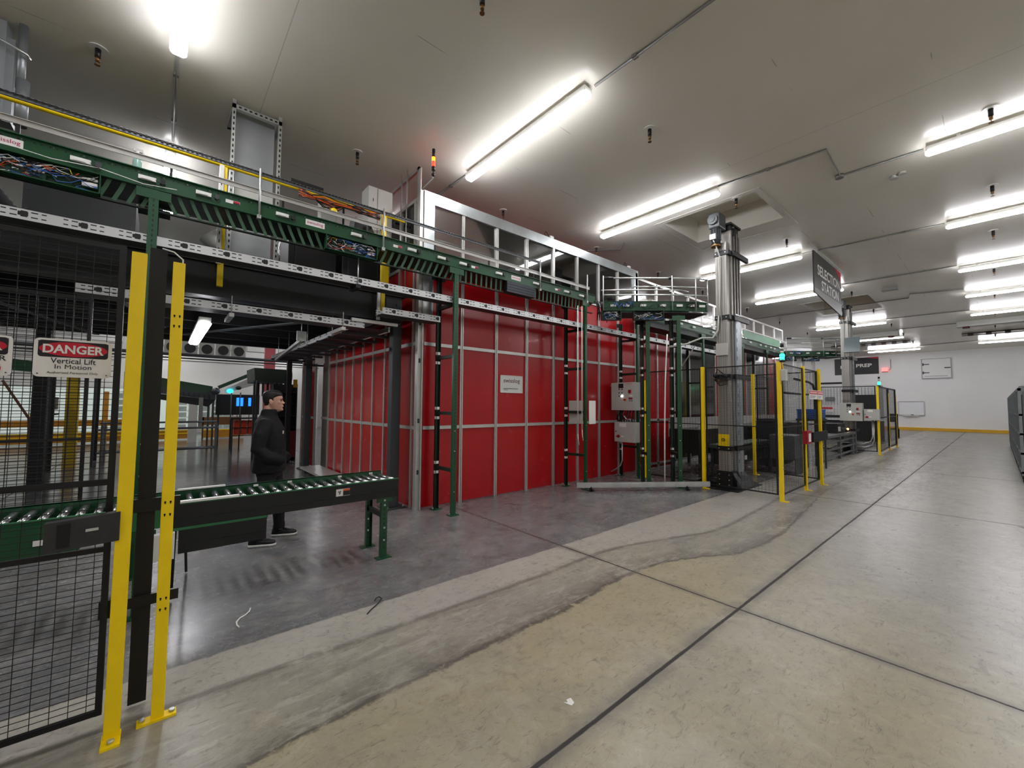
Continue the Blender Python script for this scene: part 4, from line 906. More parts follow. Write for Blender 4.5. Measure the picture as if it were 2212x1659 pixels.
lb = plate((1.437, 4.2955, .757), *FY, .135, .07, .002).build('warning_label', LBL, lc); plate((1.47, 4.2925, .757), *FY, .066, .062, .001).build('black_half', LBLK, lb); plate((1.47, 4.2910, .780), *FY, .066, .018, .001).build('orange_band', ORNG, lb)
MB().tube([(1.39, 4.2915, .77), (1.41, 4.2915, .755), (1.40, 4.2915, .74)], .004, 5).cyl((1.41, 4.291, .77), (1.41, 4.293, .77), .006, 8).build('pictogram', LBLK, lb)
b = MB(); b.cyl((-1.05, 4.28, .65), (-1.05, 4.285, .65), .04, 16); b.build('motor_hole', BLACK, lc); MB().box(-.62, -.55, 4.27, 4.285, .66, .70).box(-1.1, -1.0, 4.27, 4.285, .72, .74).build('motor_label', LBL, lc)
def cleg(x, ys, zt):
    for i, y in enumerate(ys):
        b = MB(); b.box(x-.035, x+.035, y-.003, y+.003, .01, zt); b.box(x-.035, x-.03, y, y+(.04 if i == 0 else -.04), .01, zt); b.box(x+.03, x+.035, y, y+(.04 if i == 0 else -.04), .01, zt)
        b.box(x-.09, x+.09, y-.006, y, zt-.05, zt+.01); h = MB()
        for k in range(9): h.box(x-.006, x+.006, y-.005, y-.003, .1+k*.05, .125+k*.05)
        o = b.build('leg', GREEN, lc, extra=[(h, BLACK)])
        h = MB()
        for z in (.19, .32, .56, .61): h.cyl((x, y-.012, z), (x, y-.003, z), .011, 8)
        h.build('bolt', GALV, o)
        MB().box(x-.08, x+.08, y-.04, y+.05, 0, .01).build('foot_plate', GREEN, lc)
    MB().box(x-.02, x+.02, ys[0], ys[1], .42, .47).build('leg_brace', DGREEN, lc)
cleg(1.885, (4.32, 4.765), .64); cleg(-.075, (4.32, 4.765), .64)
MB().beam((.20, 4.5, .66), (.255, 5.14, .02), .02, .02).build('prop_rod', DARK, lc)
MB().tube([(.13, 4.5, .02), (.14, 4.5, .66)], .012, 6).build('prop_rod', DARK, lc)
pr_ = thing('prop_bar', 'thin dark bar leaning from the conveyor behind the yellow post', 'bar', (.255, 5.14, 0)); MB().beam((.10, 5.2, .01), (.06, 5.16, 1.55), .018, .018).build('bar', DARK, pr_)

# ---------------------------------------------------------------- floor odds and ends
t = thing('floor_cable', 'short hooked black cable lying on the floor edge', 'cable', (1.4, 3.35, 0))
MB().tube([(1.297, 3.25, .006), (1.338, 3.291, .006), (1.435, 3.359, .012), (1.476, 3.399, .02), (1.470, 3.43, .025), (1.445, 3.435, .02), (1.425, 3.42, .006)], .0045, 6).build('cable', BLACK, t)
t = thing('floor_cable', 'short crumpled white strip lying on the dark floor', 'strip', (.55, 3.8, 0))
MB().tube([(.615, 3.937, .005), (.60, 3.88, .008), (.567, 3.836, .005), (.53, 3.81, .006), (.50, 3.76, .004), (.495, 3.70, .005), (.505, 3.664, .004)], .0055, 6).build('strip', WHT, t)
t = thing('paper_scrap', 'torn white paper scrap on the aisle floor', 'paper', (1.79, 1.59, 0))
MB().prism([(1.768, 1.615, .001), (1.785, 1.598, .001), (1.795, 1.618, .001), (1.825, 1.612, .001), (1.812, 1.575, .001), (1.785, 1.568, .001), (1.778, 1.585, .001)], (0, 0, .002)).build('scrap', LBL, t)

# ---------------------------------------------------------------- control boxes
def control_box(ox, oy, oz, label, lower, label2):
    # big box: faces -X, front plane x = 8.0 + ox
    t = thing('control_box', label, 'control box', (8.0+ox, 5.2+oy, 1.54+oz), 'grey control boxes')
    x = 8.0+ox; ya, yb = 5.19+oy, 5.82+oy; za, zb_ = 1.54+oz, 2.17+oz
    MB().box(x, x+.27, ya, yb, za, zb_).build('casing', BEIGE, t, bev=.006)
    y = lambda f: yb-(yb-ya)*f
    z = lambda f: zb_-(zb_-za)*f
    def pl(fu, fv, w_, h_, M, nm, k=.002, r=0): return plate((x-k, y(fu), z(fv)), *FX, w_, h_, .002, r).build(nm, M, t)
    pl(.42, .12, .13, .10, LBLK, 'display')
    text('swisslog', (x-.002, y(.76), z(.055)), *FX, .16, .028, PINK, 'lettering', t, .001)
    for i, fv in enumerate((.24, .37, .49)):
        for fu in (.35, .47):
            if i == 2 and fu == .47: MB().cyl((x-.02, y(fu), z(fv)), (x, y(fu), z(fv)), .018, 12).build('lit_button', EMW, t)
            else: MB().cyl((x-.012, y(fu), z(fv)), (x, y(fu), z(fv)), .014, 12).build('button', LBLK, t)
    pl(.80, .33, .06, .08, LRED, 'switch_plate'); MB().ob((x-.02, y(.78), z(.33)), (1,0,0), (0,1,0), (0,0,1), .02, .014, .034).build('rotary_switch', mat('switch_red', '#7c1614', .4), t)
    pl(.82, .48, .10, .035, LBL, 'label_strip'); pl(.82, .58, .10, .04, LBLK, 'label_strip'); pl(.82, .58, .08, .018, LRED, 'label_strip', .004)
    pl(.78, .66, .03, .018, LBLK, 'label_strip'); pl(.87, .66, .04, .018, LBLK, 'label_strip')
    ell((x-.002, y(.6), z(.62)), *FX, .035, .035).build('yellow_disc', mat('ochre_disc', '#d8a25a', .5), t); MB().cyl((x-.035, y(.59), z(.62)), (x, y(.59), z(.62)), .022, 14).build('stop_button', LRED, t)
    if lower:
        x2, y0, y1, z0, z1 = lower
        u = thing('control_box', label2, 'control box', (x2, y0, z0), 'small grey isolator boxes')
        MB().box(x2, x2+.2, y0, y1, z0, z1).build('casing', BEIGE, u, bev=.006)
        W_, H_ = y1-y0, z1-z0
        plate((x2-.002, y1-W_*.42, z1-H_*.15), *FX, W_*.34, H_*.2, .002).build('label_strip', LBL, u)
        MB().cyl((x2-.01, y1-W_*.08, z1-H_*.48), (x2, y1-W_*.08, z1-H_*.48), .014, 10).build('button', LBLK, u)
        ell((x2-.002, y1-W_*.2, z1-H_*.72), *FX, .045, .035).build('switch_disc', LRED, u); MB().ob((x2-.02, y1-W_*.2, z1-H_*.72), (1,0,0), (0,1,0), (0,0,1), .02, .035, .012).build('rotary_switch', mat('switch_red', '#7c1614', .4), u)
        plate((x2-.002, y1-W_*.4, z1-H_*.72), *FX, .07, .03, .002).build('label_strip', LBL, u)
    return t
control_box(0, 0, 0, 'grey control box with display and red switch on the green frame by the red wall', (8.03, 5.22, 5.76, .82, 1.27), 'smaller grey box with a red rotary switch under the front control box')
control_box(10.65, -2.14, -.38, 'far grey control box with display beside the second mast', (18.72, 2.62, 3.02, 1.2, 1.58), 'small far grey box with a red switch on the second station fence')
t = thing('cable_harness', 'tangle of black cables with white tags between the two grey boxes', 'cables', (8.1, 5.5, 1.3))
b = MB(); rg = random.Random(6)
for k in range(12): yy = 5.3+k*.04; b.tube([(8.12+rg.uniform(0, .06), yy, 1.56), (8.1, yy+rg.uniform(-.04, .04), 1.45), (8.12, yy+rg.uniform(-.03, .03), 1.36), (8.14, yy, 1.25)], .011, 6)
b.build('cables', BLACK, t); MB().beam((8.08, 5.53, 1.41), (8.08, 5.47, 1.34), .03, .01).beam((8.08, 5.43, 1.34), (8.08, 5.35, 1.34), .03, .01).build('tags', LBL, t)
MB().tube([(8.1, 5.6, .84), (8.1, 5.6, .4), (8.09, 5.64, .28), (8.05, 5.72, .2), (8.03, 5.85, .12)], .015, 8).build('pipe', GALV, t)
# grey box on frame two with white pipes
t = thing('junction_cabinet', 'pale grey junction box with an open white lid fixed on the green frame', 'box', (6.45, 5.5, 1.3))
MB().box(6.42, 6.5, 5.42, 5.72, 1.52, 1.74).box(6.42, 6.5, 5.42, 5.72, 1.28, 1.49).build('casing', BEIGE, t)
MB().prism([(6.55, 5.30, 1.27), (6.76, 5.30, 1.27), (6.76, 5.30, 1.74), (6.55, 5.30, 1.74)], (0, .012, 0)).build('lid', LBL, t, bev=.004)
for x, y, z0 in ((6.17, 5.27, 1.1), (6.27, 5.25, 1.18)):
    t = thing('hanging_pipe', 'thin white conduit hanging down beside the junction box', 'pipe', (x, y, z0), 'thin white hanging conduits')
    MB().tube([(x, y, 3.6), (x, y, z0)], .010, 8).tube([(x, y, z0), (x+.01, y, z0-.12), (x+.04, y, z0-.22)], .007, 6).build('tube', WHT, t)
t = thing('hanging_pipe', 'long white conduit drooping from the bend to the floor between green frames', 'pipe', (7.72, 4.35, 0)); MB().tube([(7.80, 4.3, 3.1), (7.76, 4.3, 2.7), (7.70, 4.3, 2.1), (7.66, 4.3, 1.2), (7.64, 4.3, .05)], .013, 8).build('tube', WHT, t)
t = thing('warning_strip', 'tall thin yellow strip fixed between the green frames', 'strip', (7.72, 4.75, .1)); MB().box(7.74, 7.77, 4.78, 4.80, .15, 2.18).build('strip', YEL, t)
# kick rail on the floor
t = thing('floor_rail', 'low silver guard rail on two feet on the floor before the frames', 'rail', (6.0, 5.16, 0))
MB().beam((6.14, 5.28, .115), (8.30, 3.72, .115), .03, .10).beam((6.14, 5.28, .115), (8.30, 3.72, .115), .05, .06).build('rail', GALV, t)
for x, y in ((6.37, 5.115), (7.92, 3.995)): MB().box(x-.06, x+.06, y-.06, y+.06, 0, .006).box(x-.02, x+.02, y-.02, y+.02, .006, .1).cyl((x, y-.04, .0), (x, y-.04, .06), .02, 8).build('foot', DARK, t)

# ---------------------------------------------------------------- lift masts
def mast(ox, label, det=True):
    t = thing('lift_mast', label, 'lift mast', (8.95+ox, 3.56, 0), 'tall lift masts')
    X_ = lambda v: v+ox
    prof = mat('extruded_aluminium', '#a09d97', .38, .45, .05, 6); pg = mat('mast_grey', '#70767a', .4, .5, .06, 5)
    MB().box(X_(8.70), X_(8.86), 3.49, 3.71, .34, 5.02).build('front_profile', prof, t)
    b = MB()
    for y in (3.535, 3.575, 3.625, 3.665): b.box(X_(8.697), X_(8.703), y-.004, y+.004, .34, 5.02)
    b.build('profile_grooves', mat('groove_shadow', '#77736e', .5), t)
    b = MB(); b.box(X_(8.87), X_(8.93), 3.46, 3.66, .3, 5.3); b.box(X_(9.02), X_(9.06), 3.46, 3.66, .5, 5.45); b.box(X_(9.16), X_(9.20), 3.46, 3.66, .5, 5.3); b.box(X_(9.28), X_(9.34), 3.46, 3.70, .3, 5.25); b.build('rear_profile', prof, t)
    MB().box(X_(8.93), X_(9.28), 3.54, 3.60, .5, 5.3).build('belt_slot', DARK, t)
    b = MB(); b.box(X_(8.95), X_(9.18), 3.42, 3.47, .32, 3.55); b.box(X_(8.97), X_(9.02), 3.42, 3.45, .22, .32); b.box(X_(9.12), X_(9.16), 3.42, 3.45, .22, .32); b.build('guide_cover', mat('cover_sheet', '#a9b1b8', .35, .5, .08, 4) if ox == 0 else pg, t)
    b = MB()
    for k in range(16): b.box(X_(8.975), X_(8.985), 3.416, 3.42, .5+k*.19, .58+k*.19)
    b.build('cover_slots', BLACK, t)
    for z in (4.80, 3.46, 2.25, .80): MB().box(X_(8.68), X_(8.90), 3.44, 3.73, z-.045, z+.045).box(X_(8.86), X_(9.62), 3.40, 3.45, z-.05, z+.05).box(X_(8.88), X_(9.62), 3.40, 3.48, z+.04, z+.05).build('clamp_band', BLACK, t)
    b = MB()
    for z in (4.80, 3.46, .80):
        for y in (3.50, 3.69): b.cyl((X_(8.67), y, z), (X_(8.68), y, z), .012, 8)
    b.build('bolt', GALV, t)
    # base
    b = MB(); b.box(X_(8.45), X_(9.7), 3.25, 4.3, 0, .02); b.box(X_(8.68), X_(8.90), 3.44, 3.74, .02, .35)
    b.prism([(X_(8.9), 3.43, .33), (X_(9.62), 3.27, .02), (X_(8.9), 3.27, .02)], (0, .015, 0)); b.prism([(X_(9.3), 3.66, .33), (X_(9.75), 3.66, .02), (X_(9.3), 3.66, .02)], (0, .015, 0))
    b.prism([(X_(8.70), 3.46, .33), (X_(8.70), 3.26, .02), (X_(9.3), 3.26, .02), (X_(9.3), 3.46, .33)], (0, 0, .01)); b.prism([(X_(8.70), 3.72, .3), (X_(8.70), 4.28, .02), (X_(9.3), 4.28, .02), (X_(9.3), 3.72, .3)], (0, 0, .01))
    b.build('base_frame', BLACK, t)
    b = MB()
    for z in (.08, .18, .28):
        for y in (3.50, 3.69): b.cyl((X_(8.665), y, z), (X_(8.68), y, z), .011, 8)
    b.build('bolt', GALV, t)
    if det:
        plate((X_(8.692), 3.60, .965), *FX, .215, .235, .004, .01).build('yellow_plate', YEL, t)
        b = MB(); b.tube([(X_(8.69), 3.61+.028*math.cos(k*.42), .97+.028*math.sin(k*.42)) for k in range(16)], .007, 5); b.beam((X_(8.69), 3.60, .97), (X_(8.69), 3.55, .97), .008, .008); b.sph((X_(8.69), 3.61, .97), .01); b.build('round_symbol', BLACK, t)
        MB().box(X_(8.66), X_(8.70), 3.49, 3.71, 2.68, 2.93).build('grey_plate', BEIGE, t)
        b = MB(); b.box(X_(8.56), X_(8.68), 3.45, 3.72, 2.17, 2.22); b.sph((X_(8.6), 3.70, 2.27), .05); b.sph((X_(8.6), 3.52, 2.25), .05); b.tube([(X_(8.6), 3.70, 2.3), (X_(8.6), 3.66, 2.4), (X_(8.6), 3.55, 2.3)], .01, 6); b.tube([(X_(8.58), 3.72, 2.2), (X_(8.56), 3.6, 2.06), (X_(8.6), 3.47, 2.1)], .012, 6); b.build('clamp_unit', BLACK, t)
        MB().sph((X_(8.55), 3.62, 2.17), .02).sph((X_(8.55), 3.71, 2.2), .02).build('shiny_stud', BRASS, t)
    # motor and gearbox
    MB().box(X_(8.50), X_(8.84), 3.53, 3.76, 5.30, 5.62).build('gearbox', mat('gearbox_grey', '#5f6365', .4, .4, .08, 8), t, bev=.03)
    MB().cyl((X_(8.44), 3.645, 5.46), (X_(8.5), 3.645, 5.46), .10, 20).cyl((X_(8.42), 3.645, 5.46), (X_(8.44), 3.645, 5.46), .055, 14).build('gear_cover', mat('gearbox_grey', '#5f6365'), t)
    MB().cyl((X_(8.60), 3.645, 4.98), (X_(8.60), 3.645, 5.30), .085, 18).build('motor', mat('motor_grey', '#4c5052', .4, .5, .05, 8), t)
    b = MB()
    for k in range(12): a = k*math.pi/6; b.ob((X_(8.60)+.09*math.cos(a), 3.645+.09*math.sin(a), 5.16), (math.cos(a), math.sin(a), 0), (-math.sin(a), math.cos(a), 0), (0,0,1), .012, .003, .11)
    b.build('motor_fins', mat('motor_grey', '#4c5052'), t)
    MB().cyl((X_(8.60), 3.645, 4.92), (X_(8.60), 3.645, 4.98), .095, 18, .075).build('fan_cowl', BRASS, t)
    MB().box(X_(8.48), X_(8.53), 3.60, 3.72, 5.06, 5.17).build('terminal_box', BEIGE, t)
    MB().tube([(X_(8.52), 3.66, 5.06), (X_(8.54), 3.62, 4.92), (X_(8.66), 3.59, 4.7), (X_(8.67), 3.6, 4.3), (X_(8.67), 3.62, 3.7), (X_(8.67), 3.59, 3.4)], .014, 7).build('motor_cable', BEIGE, t)
    b = MB(); b.box(X_(8.84), X_(9.36), 3.44, 3.74, 5.42, 5.46); b.box(X_(8.9), X_(9.3), 3.48, 3.7, 5.2, 5.42); b.cyl((X_(9.05), 3.46, 5.3), (X_(9.05), 3.74, 5.3), .09, 14); b.build('head_plate', DARK, t)
    return t
mast(0, 'tall aluminium lift mast with a motor on top reaching into the ceiling pit, nearer one')
mast(10.6, 'far lift mast under the second ceiling pit, behind the hanging sign', False)
t = thing('bent_conduit', 'light grey bent conduit running from the green frames up the lift mast', 'conduit', (8.6, 3.6, 3.0))
MB().tube([(7.95, 4.35, 2.86), (8.2, 4.1, 2.92), (8.45, 3.9, 3.05), (8.6, 3.74, 3.05), (8.66, 3.66, 3.2), (8.66, 3.64, 3.5)], .018, 8).build('tube', BEIGE, t)
MB().beam((9.1, 4.7, 3.1), (9.1, 4.7, 2.2), .05, .05).beam((9.1, 4.7, 2.5), (9.1, 4.35, 3.0), .02, .02).build('brace', ALU, t)

# ---------------------------------------------------------------- guard fences of the stations
KH = (2.12, 2.06, 1.15, 1.09, .62, .56)
FP = 'yellow posts of the far wire fences'
def vpost(x, y, label, h_=2.44, w_=.06, holes=()): return ypost(x-w_/2, x+w_/2, y, h_, label, holes, 1, .06, grp=FP)
vpost(8.38, 3.83, 'yellow fence post just left of the lift mast, touching the silver floor rail')
p2 = vpost(8.31, 2.45, 'yellow fence post carrying the green stack light, nearest of the wire cage', holes=KH)
vpost(9.78, 2.47, 'yellow fence post with a black foot in the middle of the cage gate', 2.46, .05)
vpost(10.78, 2.44, 'yellow fence post at the right end of the cage gate', 2.46, .05)
vpost(11.05, 3.83, 'yellow fence post inside the wire cage behind the lift mast', 2.44, .06, (2.2, 1.6, 1.1, .6))
vpost(13.2, 5.2, 'yellow fence post at the back of the first wire cage')
grp = 'black wire mesh panels of the far cages'
wpanel('wire_fence', (8.33, 3.78), (8.31, 2.53), .1, 2.42, 'black wire mesh panel between the lift mast post and the beacon post', .058, .03, (1.28,), .0014, .022, .0, grp)
wpanel('wire_fence', (8.45, 5.15), (8.43, 3.92), .1, 2.42, 'black wire mesh panel behind the green frames, left of the mast', .058, .03, (1.28,), .0014, .022, .0, grp)
wpanel('wire_fence', (8.36, 2.48), (9.74, 2.50), .1, 2.42, 'black wire mesh panel right of the beacon post', .058, .03, (1.28,), .0014, .022, .0, grp)
gt = wpanel('wire_gate', (9.82, 2.50), (10.74, 2.50), .1, 2.42, 'black wire mesh gate with a black bolt bar and danger labels', .058, .03, (1.28,), .0014, .022, .0, grp, 'gate')
MB().box(10.1, 11.2, 2.43, 2.46, .93, 1.13).build('bolt_bar', BLACK, gt)
wpanel('wire_fence', (11.09, 3.86), (13.2, 3.86), .1, 2.42, 'black wire mesh panel inside the cage behind the mast', .058, .03, (1.28, .6), .0016, .022, .0, grp)
wpanel('wire_fence', (10.80, 2.52), (11.04, 3.78), .1, 2.42, 'black wire mesh panel at the far end of the first cage', .058, .03, (1.28,), .0016, .022, .0, grp)
for x0, x1, s in ((9.86, 10.42, 'wider'), (10.45, 10.83, 'narrower')):
    t = thing('danger_label', 'small red and white danger sign on the far gate, the %s one' % s, 'sign', ((x0+x1)/2, 2.42, 1.9))
    plate(((x0+x1)/2, 2.42, 1.895), *FY, x1-x0, .185, .003, .01).build('plate', LBL, t); plate(((x0+x1)/2, 2.418, 1.94), *FY, (x1-x0)*.96, .07, .002).build('red_band', LRED, t)
    plate(((x0+x1)/2, 2.415, 1.94), *FY, (x1-x0)*.85, .035, .001).build('white_band', mat('pale_pink', '#eab8b8', .5), t)
    b = MB()
    for k in range(3): b.box(x0+.04, x1-.1-.05*k, 2.416, 2.418, 1.87-k*.02, 1.876-k*.02)
    b.build('small_print', GREY, t)
t = thing('red_box', 'small red box with a white label on the middle gate post', 'box', (9.6, 2.4, .94)); MB().box(9.50, 9.76, 2.38, 2.46, .93, 1.18).build('casing', mat('box_red', '#a5202a', .4), t); plate((9.65, 2.378, 1.05), *FY, .14, .16, .002).build('white_label', LBL, t)
def beacon(x, y, z, label):
    t = thing('signal_beacon', label, 'beacon', (x, y, z), 'green stack lights')
    MB().cyl((x, y, z), (x, y, z+.07), .035, 14).sph((x, y, z+.075), .042).build('green_lens', EMG, t)
    for k in range(2): MB().cyl((x, y, z+.12+k*.06), (x, y, z+.16+k*.06), .028, 12).build('clear_ring', WHT, t)
    b = MB(); b.cyl((x, y, z+.11), (x, y, z+.27), .024, 12); b.cyl((x, y, z+.22), (x, y, z+.29), .03, 12); b.cyl((x, y, z-.04), (x, y, z+.0), .04, 12); b.build('body', BLACK, t)
    return t
beacon(8.30, 2.42, 2.47, 'green glowing stack light on the nearest cage post')
t = thing('switch_box', 'small grey box wired below the green stack light', 'box', (8.27, 2.42, 2.1)); MB().box(8.25, 8.35, 2.36, 2.44, 2.10, 2.30).build('casing', BEIGE, t, bev=.005); MB().tube([(8.28, 2.41, 2.3), (8.27, 2.41, 2.38), (8.29, 2.42, 2.45)], .008, 6).build('cable', YEL, t)
# second station
vpost(19.0, 2.65, 'far yellow fence post with the second green stack light', 2.38, .09); beacon(19.0, 2.63, 2.42, 'smaller far green stack light near the far wall')
vpost(18.95, 4.35, 'far yellow fence post left of the second mast', 2.4, .09); vpost(21.6, 2.72, 'far yellow post at the end of the second cage', 2.2, .07); vpost(23.4, 2.72, 'last yellow post of the second cage', 2.2, .07)
wpanel('wire_fence', (18.97, 4.30), (19.0, 2.73), .1, 2.4, 'far wire mesh panel around the second mast', .1, .06, (1.28,), .002, .03, .0, grp)
wpanel('wire_fence', (19.1, 2.68), (21.55, 2.75), .1, 2.4, 'far wire mesh panel with a brownish look past the second beacon', .1, .05, (1.28,), .0025, .05, .0, grp)
wpanel('wire_fence', (21.65, 2.75), (23.35, 2.75), .1, 2.4, 'last far wire mesh panel of the second cage', .1, .05, (1.28,), .0025, .05, .0, grp)

# ---------------------------------------------------------------- machinery inside the first cage
t = thing('transfer_conveyor', 'long black transfer conveyor with a pale top rail inside the cage', 'conveyor', (9.4, 4.8, 0))
MB().box(9.4, 17.5, 4.45, 5.15, .55, 1.10).build('body', BLACK, t); MB().box(9.4, 17.5, 4.44, 4.46, 1.11, 1.20).box(9.4, 17.5, 5.16, 5.18, .9, 1.36).build('top_rail', ALU, t)
for x in (9.6, 11.2, 13, 15, 17.2): MB().box(x-.03, x+.03, 4.48, 4.54, 0, .55).build('leg', GREY, t)
MB().box(9.4, 17.5, 4.48, 4.52, .25, .31).build('lower_rail', GREY, t)
t = thing('roller_table', 'low dark roller table beside the foot of the lift mast', 'table', (9.6, 4.1, 0))
MB().box(9.8, 12.6, 3.95, 4.4, .68, .76).build('table_top', mat('table_green_grey', '#4c5a50', .4, .3, .1, 6), t)
b = MB(); b.box(9.9, 12.4, 4.0, 4.36, .3, .62); b.build('drive_box', DGREEN, t)
for x in (9.9, 12.5):
    for y in (4.0, 4.36): MB().box(x-.03, x+.03, y-.03, y+.03, 0, .68).build('leg', GREY, t)
for x in (10.1, 10.8): MB().box(x, x+.12, 3.98, 4.0, .36, .46).build('white_label', LBL, t)
CR = mat('crate_black', '#24272a', .5, 0, .1, 6); n_ = 0
nm_ = ('bottom', 'second', 'third', 'fourth', 'fifth', 'top')
def crate(x, y, z, w_, d_, h_, label, M=CR):
    t = thing('plastic_crate', label, 'crate', (x, y, z), 'stacked plastic crates in the cage')
    b = MB(); b.box(x, x+w_, y, y+.015, z, z+h_); b.box(x, x+w_, y+d_-.015, y+d_, z, z+h_); b.box(x, x+.015, y, y+d_, z, z+h_); b.box(x+w_-.015, x+w_, y, y+d_, z, z+h_); b.box(x, x+w_, y, y+d_, z, z+.015)
    b.box(x-.012, x+w_+.012, y-.012, y+.0, z+h_-.03, z+h_); b.box(x-.012, x, y-.012, y+d_+.012, z+h_-.03, z+h_)
    b.build('body', M, t); s = MB()
    for k in range(3): s.box(x+.03, x+w_-.03, y-.006, y, z+.04+k*.05, z+.055+k*.05)
    for k in range(3): s.box(x-.006, x, y+.03, y+d_-.03, z+.04+k*.05, z+.055+k*.05)
    s.build('ribs', BLACK, t)
for k in range(6): crate(12.9, 3.98, .02+k*.215, .6, .45, .21, 'dark plastic crate, %s of the stack left of the beacon post' % nm_[k])
for k in range(5): crate(13.8, 3.98, .02+k*.215, .6, .45, .21, 'dark plastic crate, %s of the stack right of the beacon post' % nm_[k])
crate(12.9, 3.0, 1.33, .75, .45, .25, 'bright blue plastic tote inside the cage', mat('tote_blue', '#2258b4', .4, 0, .05, 5))
t = thing('tote_stand', 'dark stand carrying the blue tote in the cage', 'stand', (12.9, 3.0, 0)); MB().box(12.85, 13.7, 2.98, 3.47, 1.28, 1.33).build('table_top', DGREEN, t)
for x in (12.9, 13.65):
    for y in (3.02, 3.43): MB().box(x-.02, x+.02, y-.02, y+.02, 0, 1.28).build('leg', GREY, t)
t = thing('lift_carriage', 'grey lift carriage box standing low in the cage', 'carriage', (11.6, 3.4, 0)); MB().box(11.7, 12.4, 3.2, 3.75, .35, .95).build('body', mat('carriage_grey', '#50565a', .4, .3, .1, 4), t, bev=.02); MB().box(11.68, 12.42, 3.18, 3.2, 0, .4).box(11.72, 11.76, 3.7, 3.75, 0, .4).box(12.34, 12.38, 3.7, 3.75, 0, .4).build('leg', GREY, t)
t = thing('bent_tube_frame', 'black bent tube frame at the far end of the first cage', 'frame', (13.9, 3.3, 0))
MB().tube([(12.2, 3.3, 2.35), (13.4, 3.3, 2.32), (13.8, 3.3, 2.26), (13.95, 3.3, 2.1), (13.95, 3.3, .0)], .03, 8).tube([(11.4, 3.3, 1.98), (13.9, 3.3, 1.98)], .025, 8).build('tubes', BLACK, t)
for k, (x, y) in enumerate(((18.45, 5.0), (18.9, 4.85), (19.3, 4.6))):
    t = thing('plastic_curtain', 'pale glossy curtain strip hanging under the far bend, number %s from the left' % ('one', 'two', 'three')[k], 'curtain', (x, y, 2.3)); MB().box(x, x+.35, y, y+.03, 2.3 if k else 2.7, 3.57).build('strip', WHT, t)

# second station table and machine
t = thing('steel_table', 'long grey steel bench with rails in front of the second station', 'table', (14.6, 3.3, 0))
SG = mat('bench_grey', '#6c7072', .4, .4, .08, 5)
MB().box(14.3, 18.9, 3.28, 3.9, .70, .78).build('table_top', SG, t)
for z in (.55, .33, .12): MB().box(14.3, 18.9, 3.28, 3.33, z, z+.05).build('rail', SG, t)
for x in (14.4, 16.6, 18.4, 18.85):
    MB().box(x-.05, x+.05, 3.27, 3.35, 0, .78).build('leg', SG, t)
t = thing('bench_machine', 'dark box machine standing on the grey steel bench', 'machine', (16.8, 3.45, .78)); MB().box(16.9, 17.9, 3.4, 3.85, .78, 1.10).build('body', DARK, t, bev=.01); MB().box(16.95, 17.2, 3.38, 3.4, .85, 1.0).build('panel', BEIGE, t); MB().box(17.3, 17.8, 3.37, 3.4, .9, .96).build('handle', GREY, t)
t = thing('work_lamp', 'small glowing lamp beside the dark bench machine', 'lamp', (18.3, 3.45, .78)); MB().cyl((18.3, 3.45, .78), (18.3, 3.45, .88), .05, 10).build('base', BLACK, t); MB().sph((18.3, 3.40, .88), .035).build('bulb', mat('warm_bulb', '#ffd080', .3, emit='#ffc060', es=3), t)
t = thing('packing_machine', 'large white machine with a danger label behind the second fence', 'machine', (25.5, 4.3, 0))
MB().box(26, 27.8, 3.7, 6.2, 1.06, 2.75).build('casing', mat('machine_white', '#cfd0cf', .4, 0, .03, 3), t)
b = MB()
for k in range(20): b.box(25.985, 26.0, 3.75+k*.12, 3.78+k*.12, 1.75, 2.6)
b.build('vent_slats', mat('vent_grey', '#a5a5a6', .5), t)
MB().box(25.98, 26, 3.72, 4.75, 1.3, 2.25).build('dark_window', DARK, t); MB().box(25.98, 26, 5.0, 6.18, 1.12, 1.24).box(25.98, 26, 4.7, 6.2, 2.8, 2.9).build('black_stripe', BLACK, t)
plate((25.97, 5.62, 1.52), *FX, .5, .24, .01, .02).build('danger_label', LBL, t); plate((25.955, 5.62, 1.59), *FX, .46, .09, .01, .04).build('red_band', LRED, t); plate((25.97, 5.5, 2.05), *FX, .42, .2, .01, .06).build('small_window', mat('window_grey', '#6e6f70', .3), t)
MB().box(26, 27.8, 3.7, 6.2, 0, .95).build('base', BLACK, t)
for k in range(3): MB().box(25.97, 26, 5.15+k*.35, 5.3+k*.35, .5, .85).build('bright_slot', mat('slot_yellow', '#d9dc86', .5), t)
t = thing('pipe_loop', 'bent bare metal conduit looping low before the second station', 'pipe', (19.3, 3.2, .3))
for dz in (0, .12): MB().tube([(18.93, 3.9, .25+dz), (18.93, 3.05+dz*.3, .25+dz), (18.93, 2.86+dz*.3, .33+dz), (18.93, 2.80+dz*.3, .5+dz), (18.93, 2.80+dz*.3, 1.2)], .02, 8).build('tube', GALV, t)
t = thing('display_screen', 'grey tilted screen mounted high on the second mast', 'screen', (19.2, 3.4, 3.9)); MB().ob((19.18, 3.36, 3.92), (.9,.1,-.3), (-.1,1,0), (.35,0,.93), .03, .22, .30).build('screen', mat('screen_grey', '#5d6a6a', .25), t)
t = thing('chair', 'far dark stool standing past the end of the second cage', 'chair', (30.7, 3.7, 0))
MB().box(30.5, 30.9, 3.5, 3.9, .45, .5).build('seat', GREY, t); MB().box(30.5, 30.54, 3.5, 3.9, .85, 1.3).build('backrest', GREY, t)
for x in (30.52, 30.88):
    for y in (3.52, 3.88): MB().box(x-.02, x+.02, y-.02, y+.02, 0, .45 if x > 30.6 else 1.3).build('leg', BLACK, t)

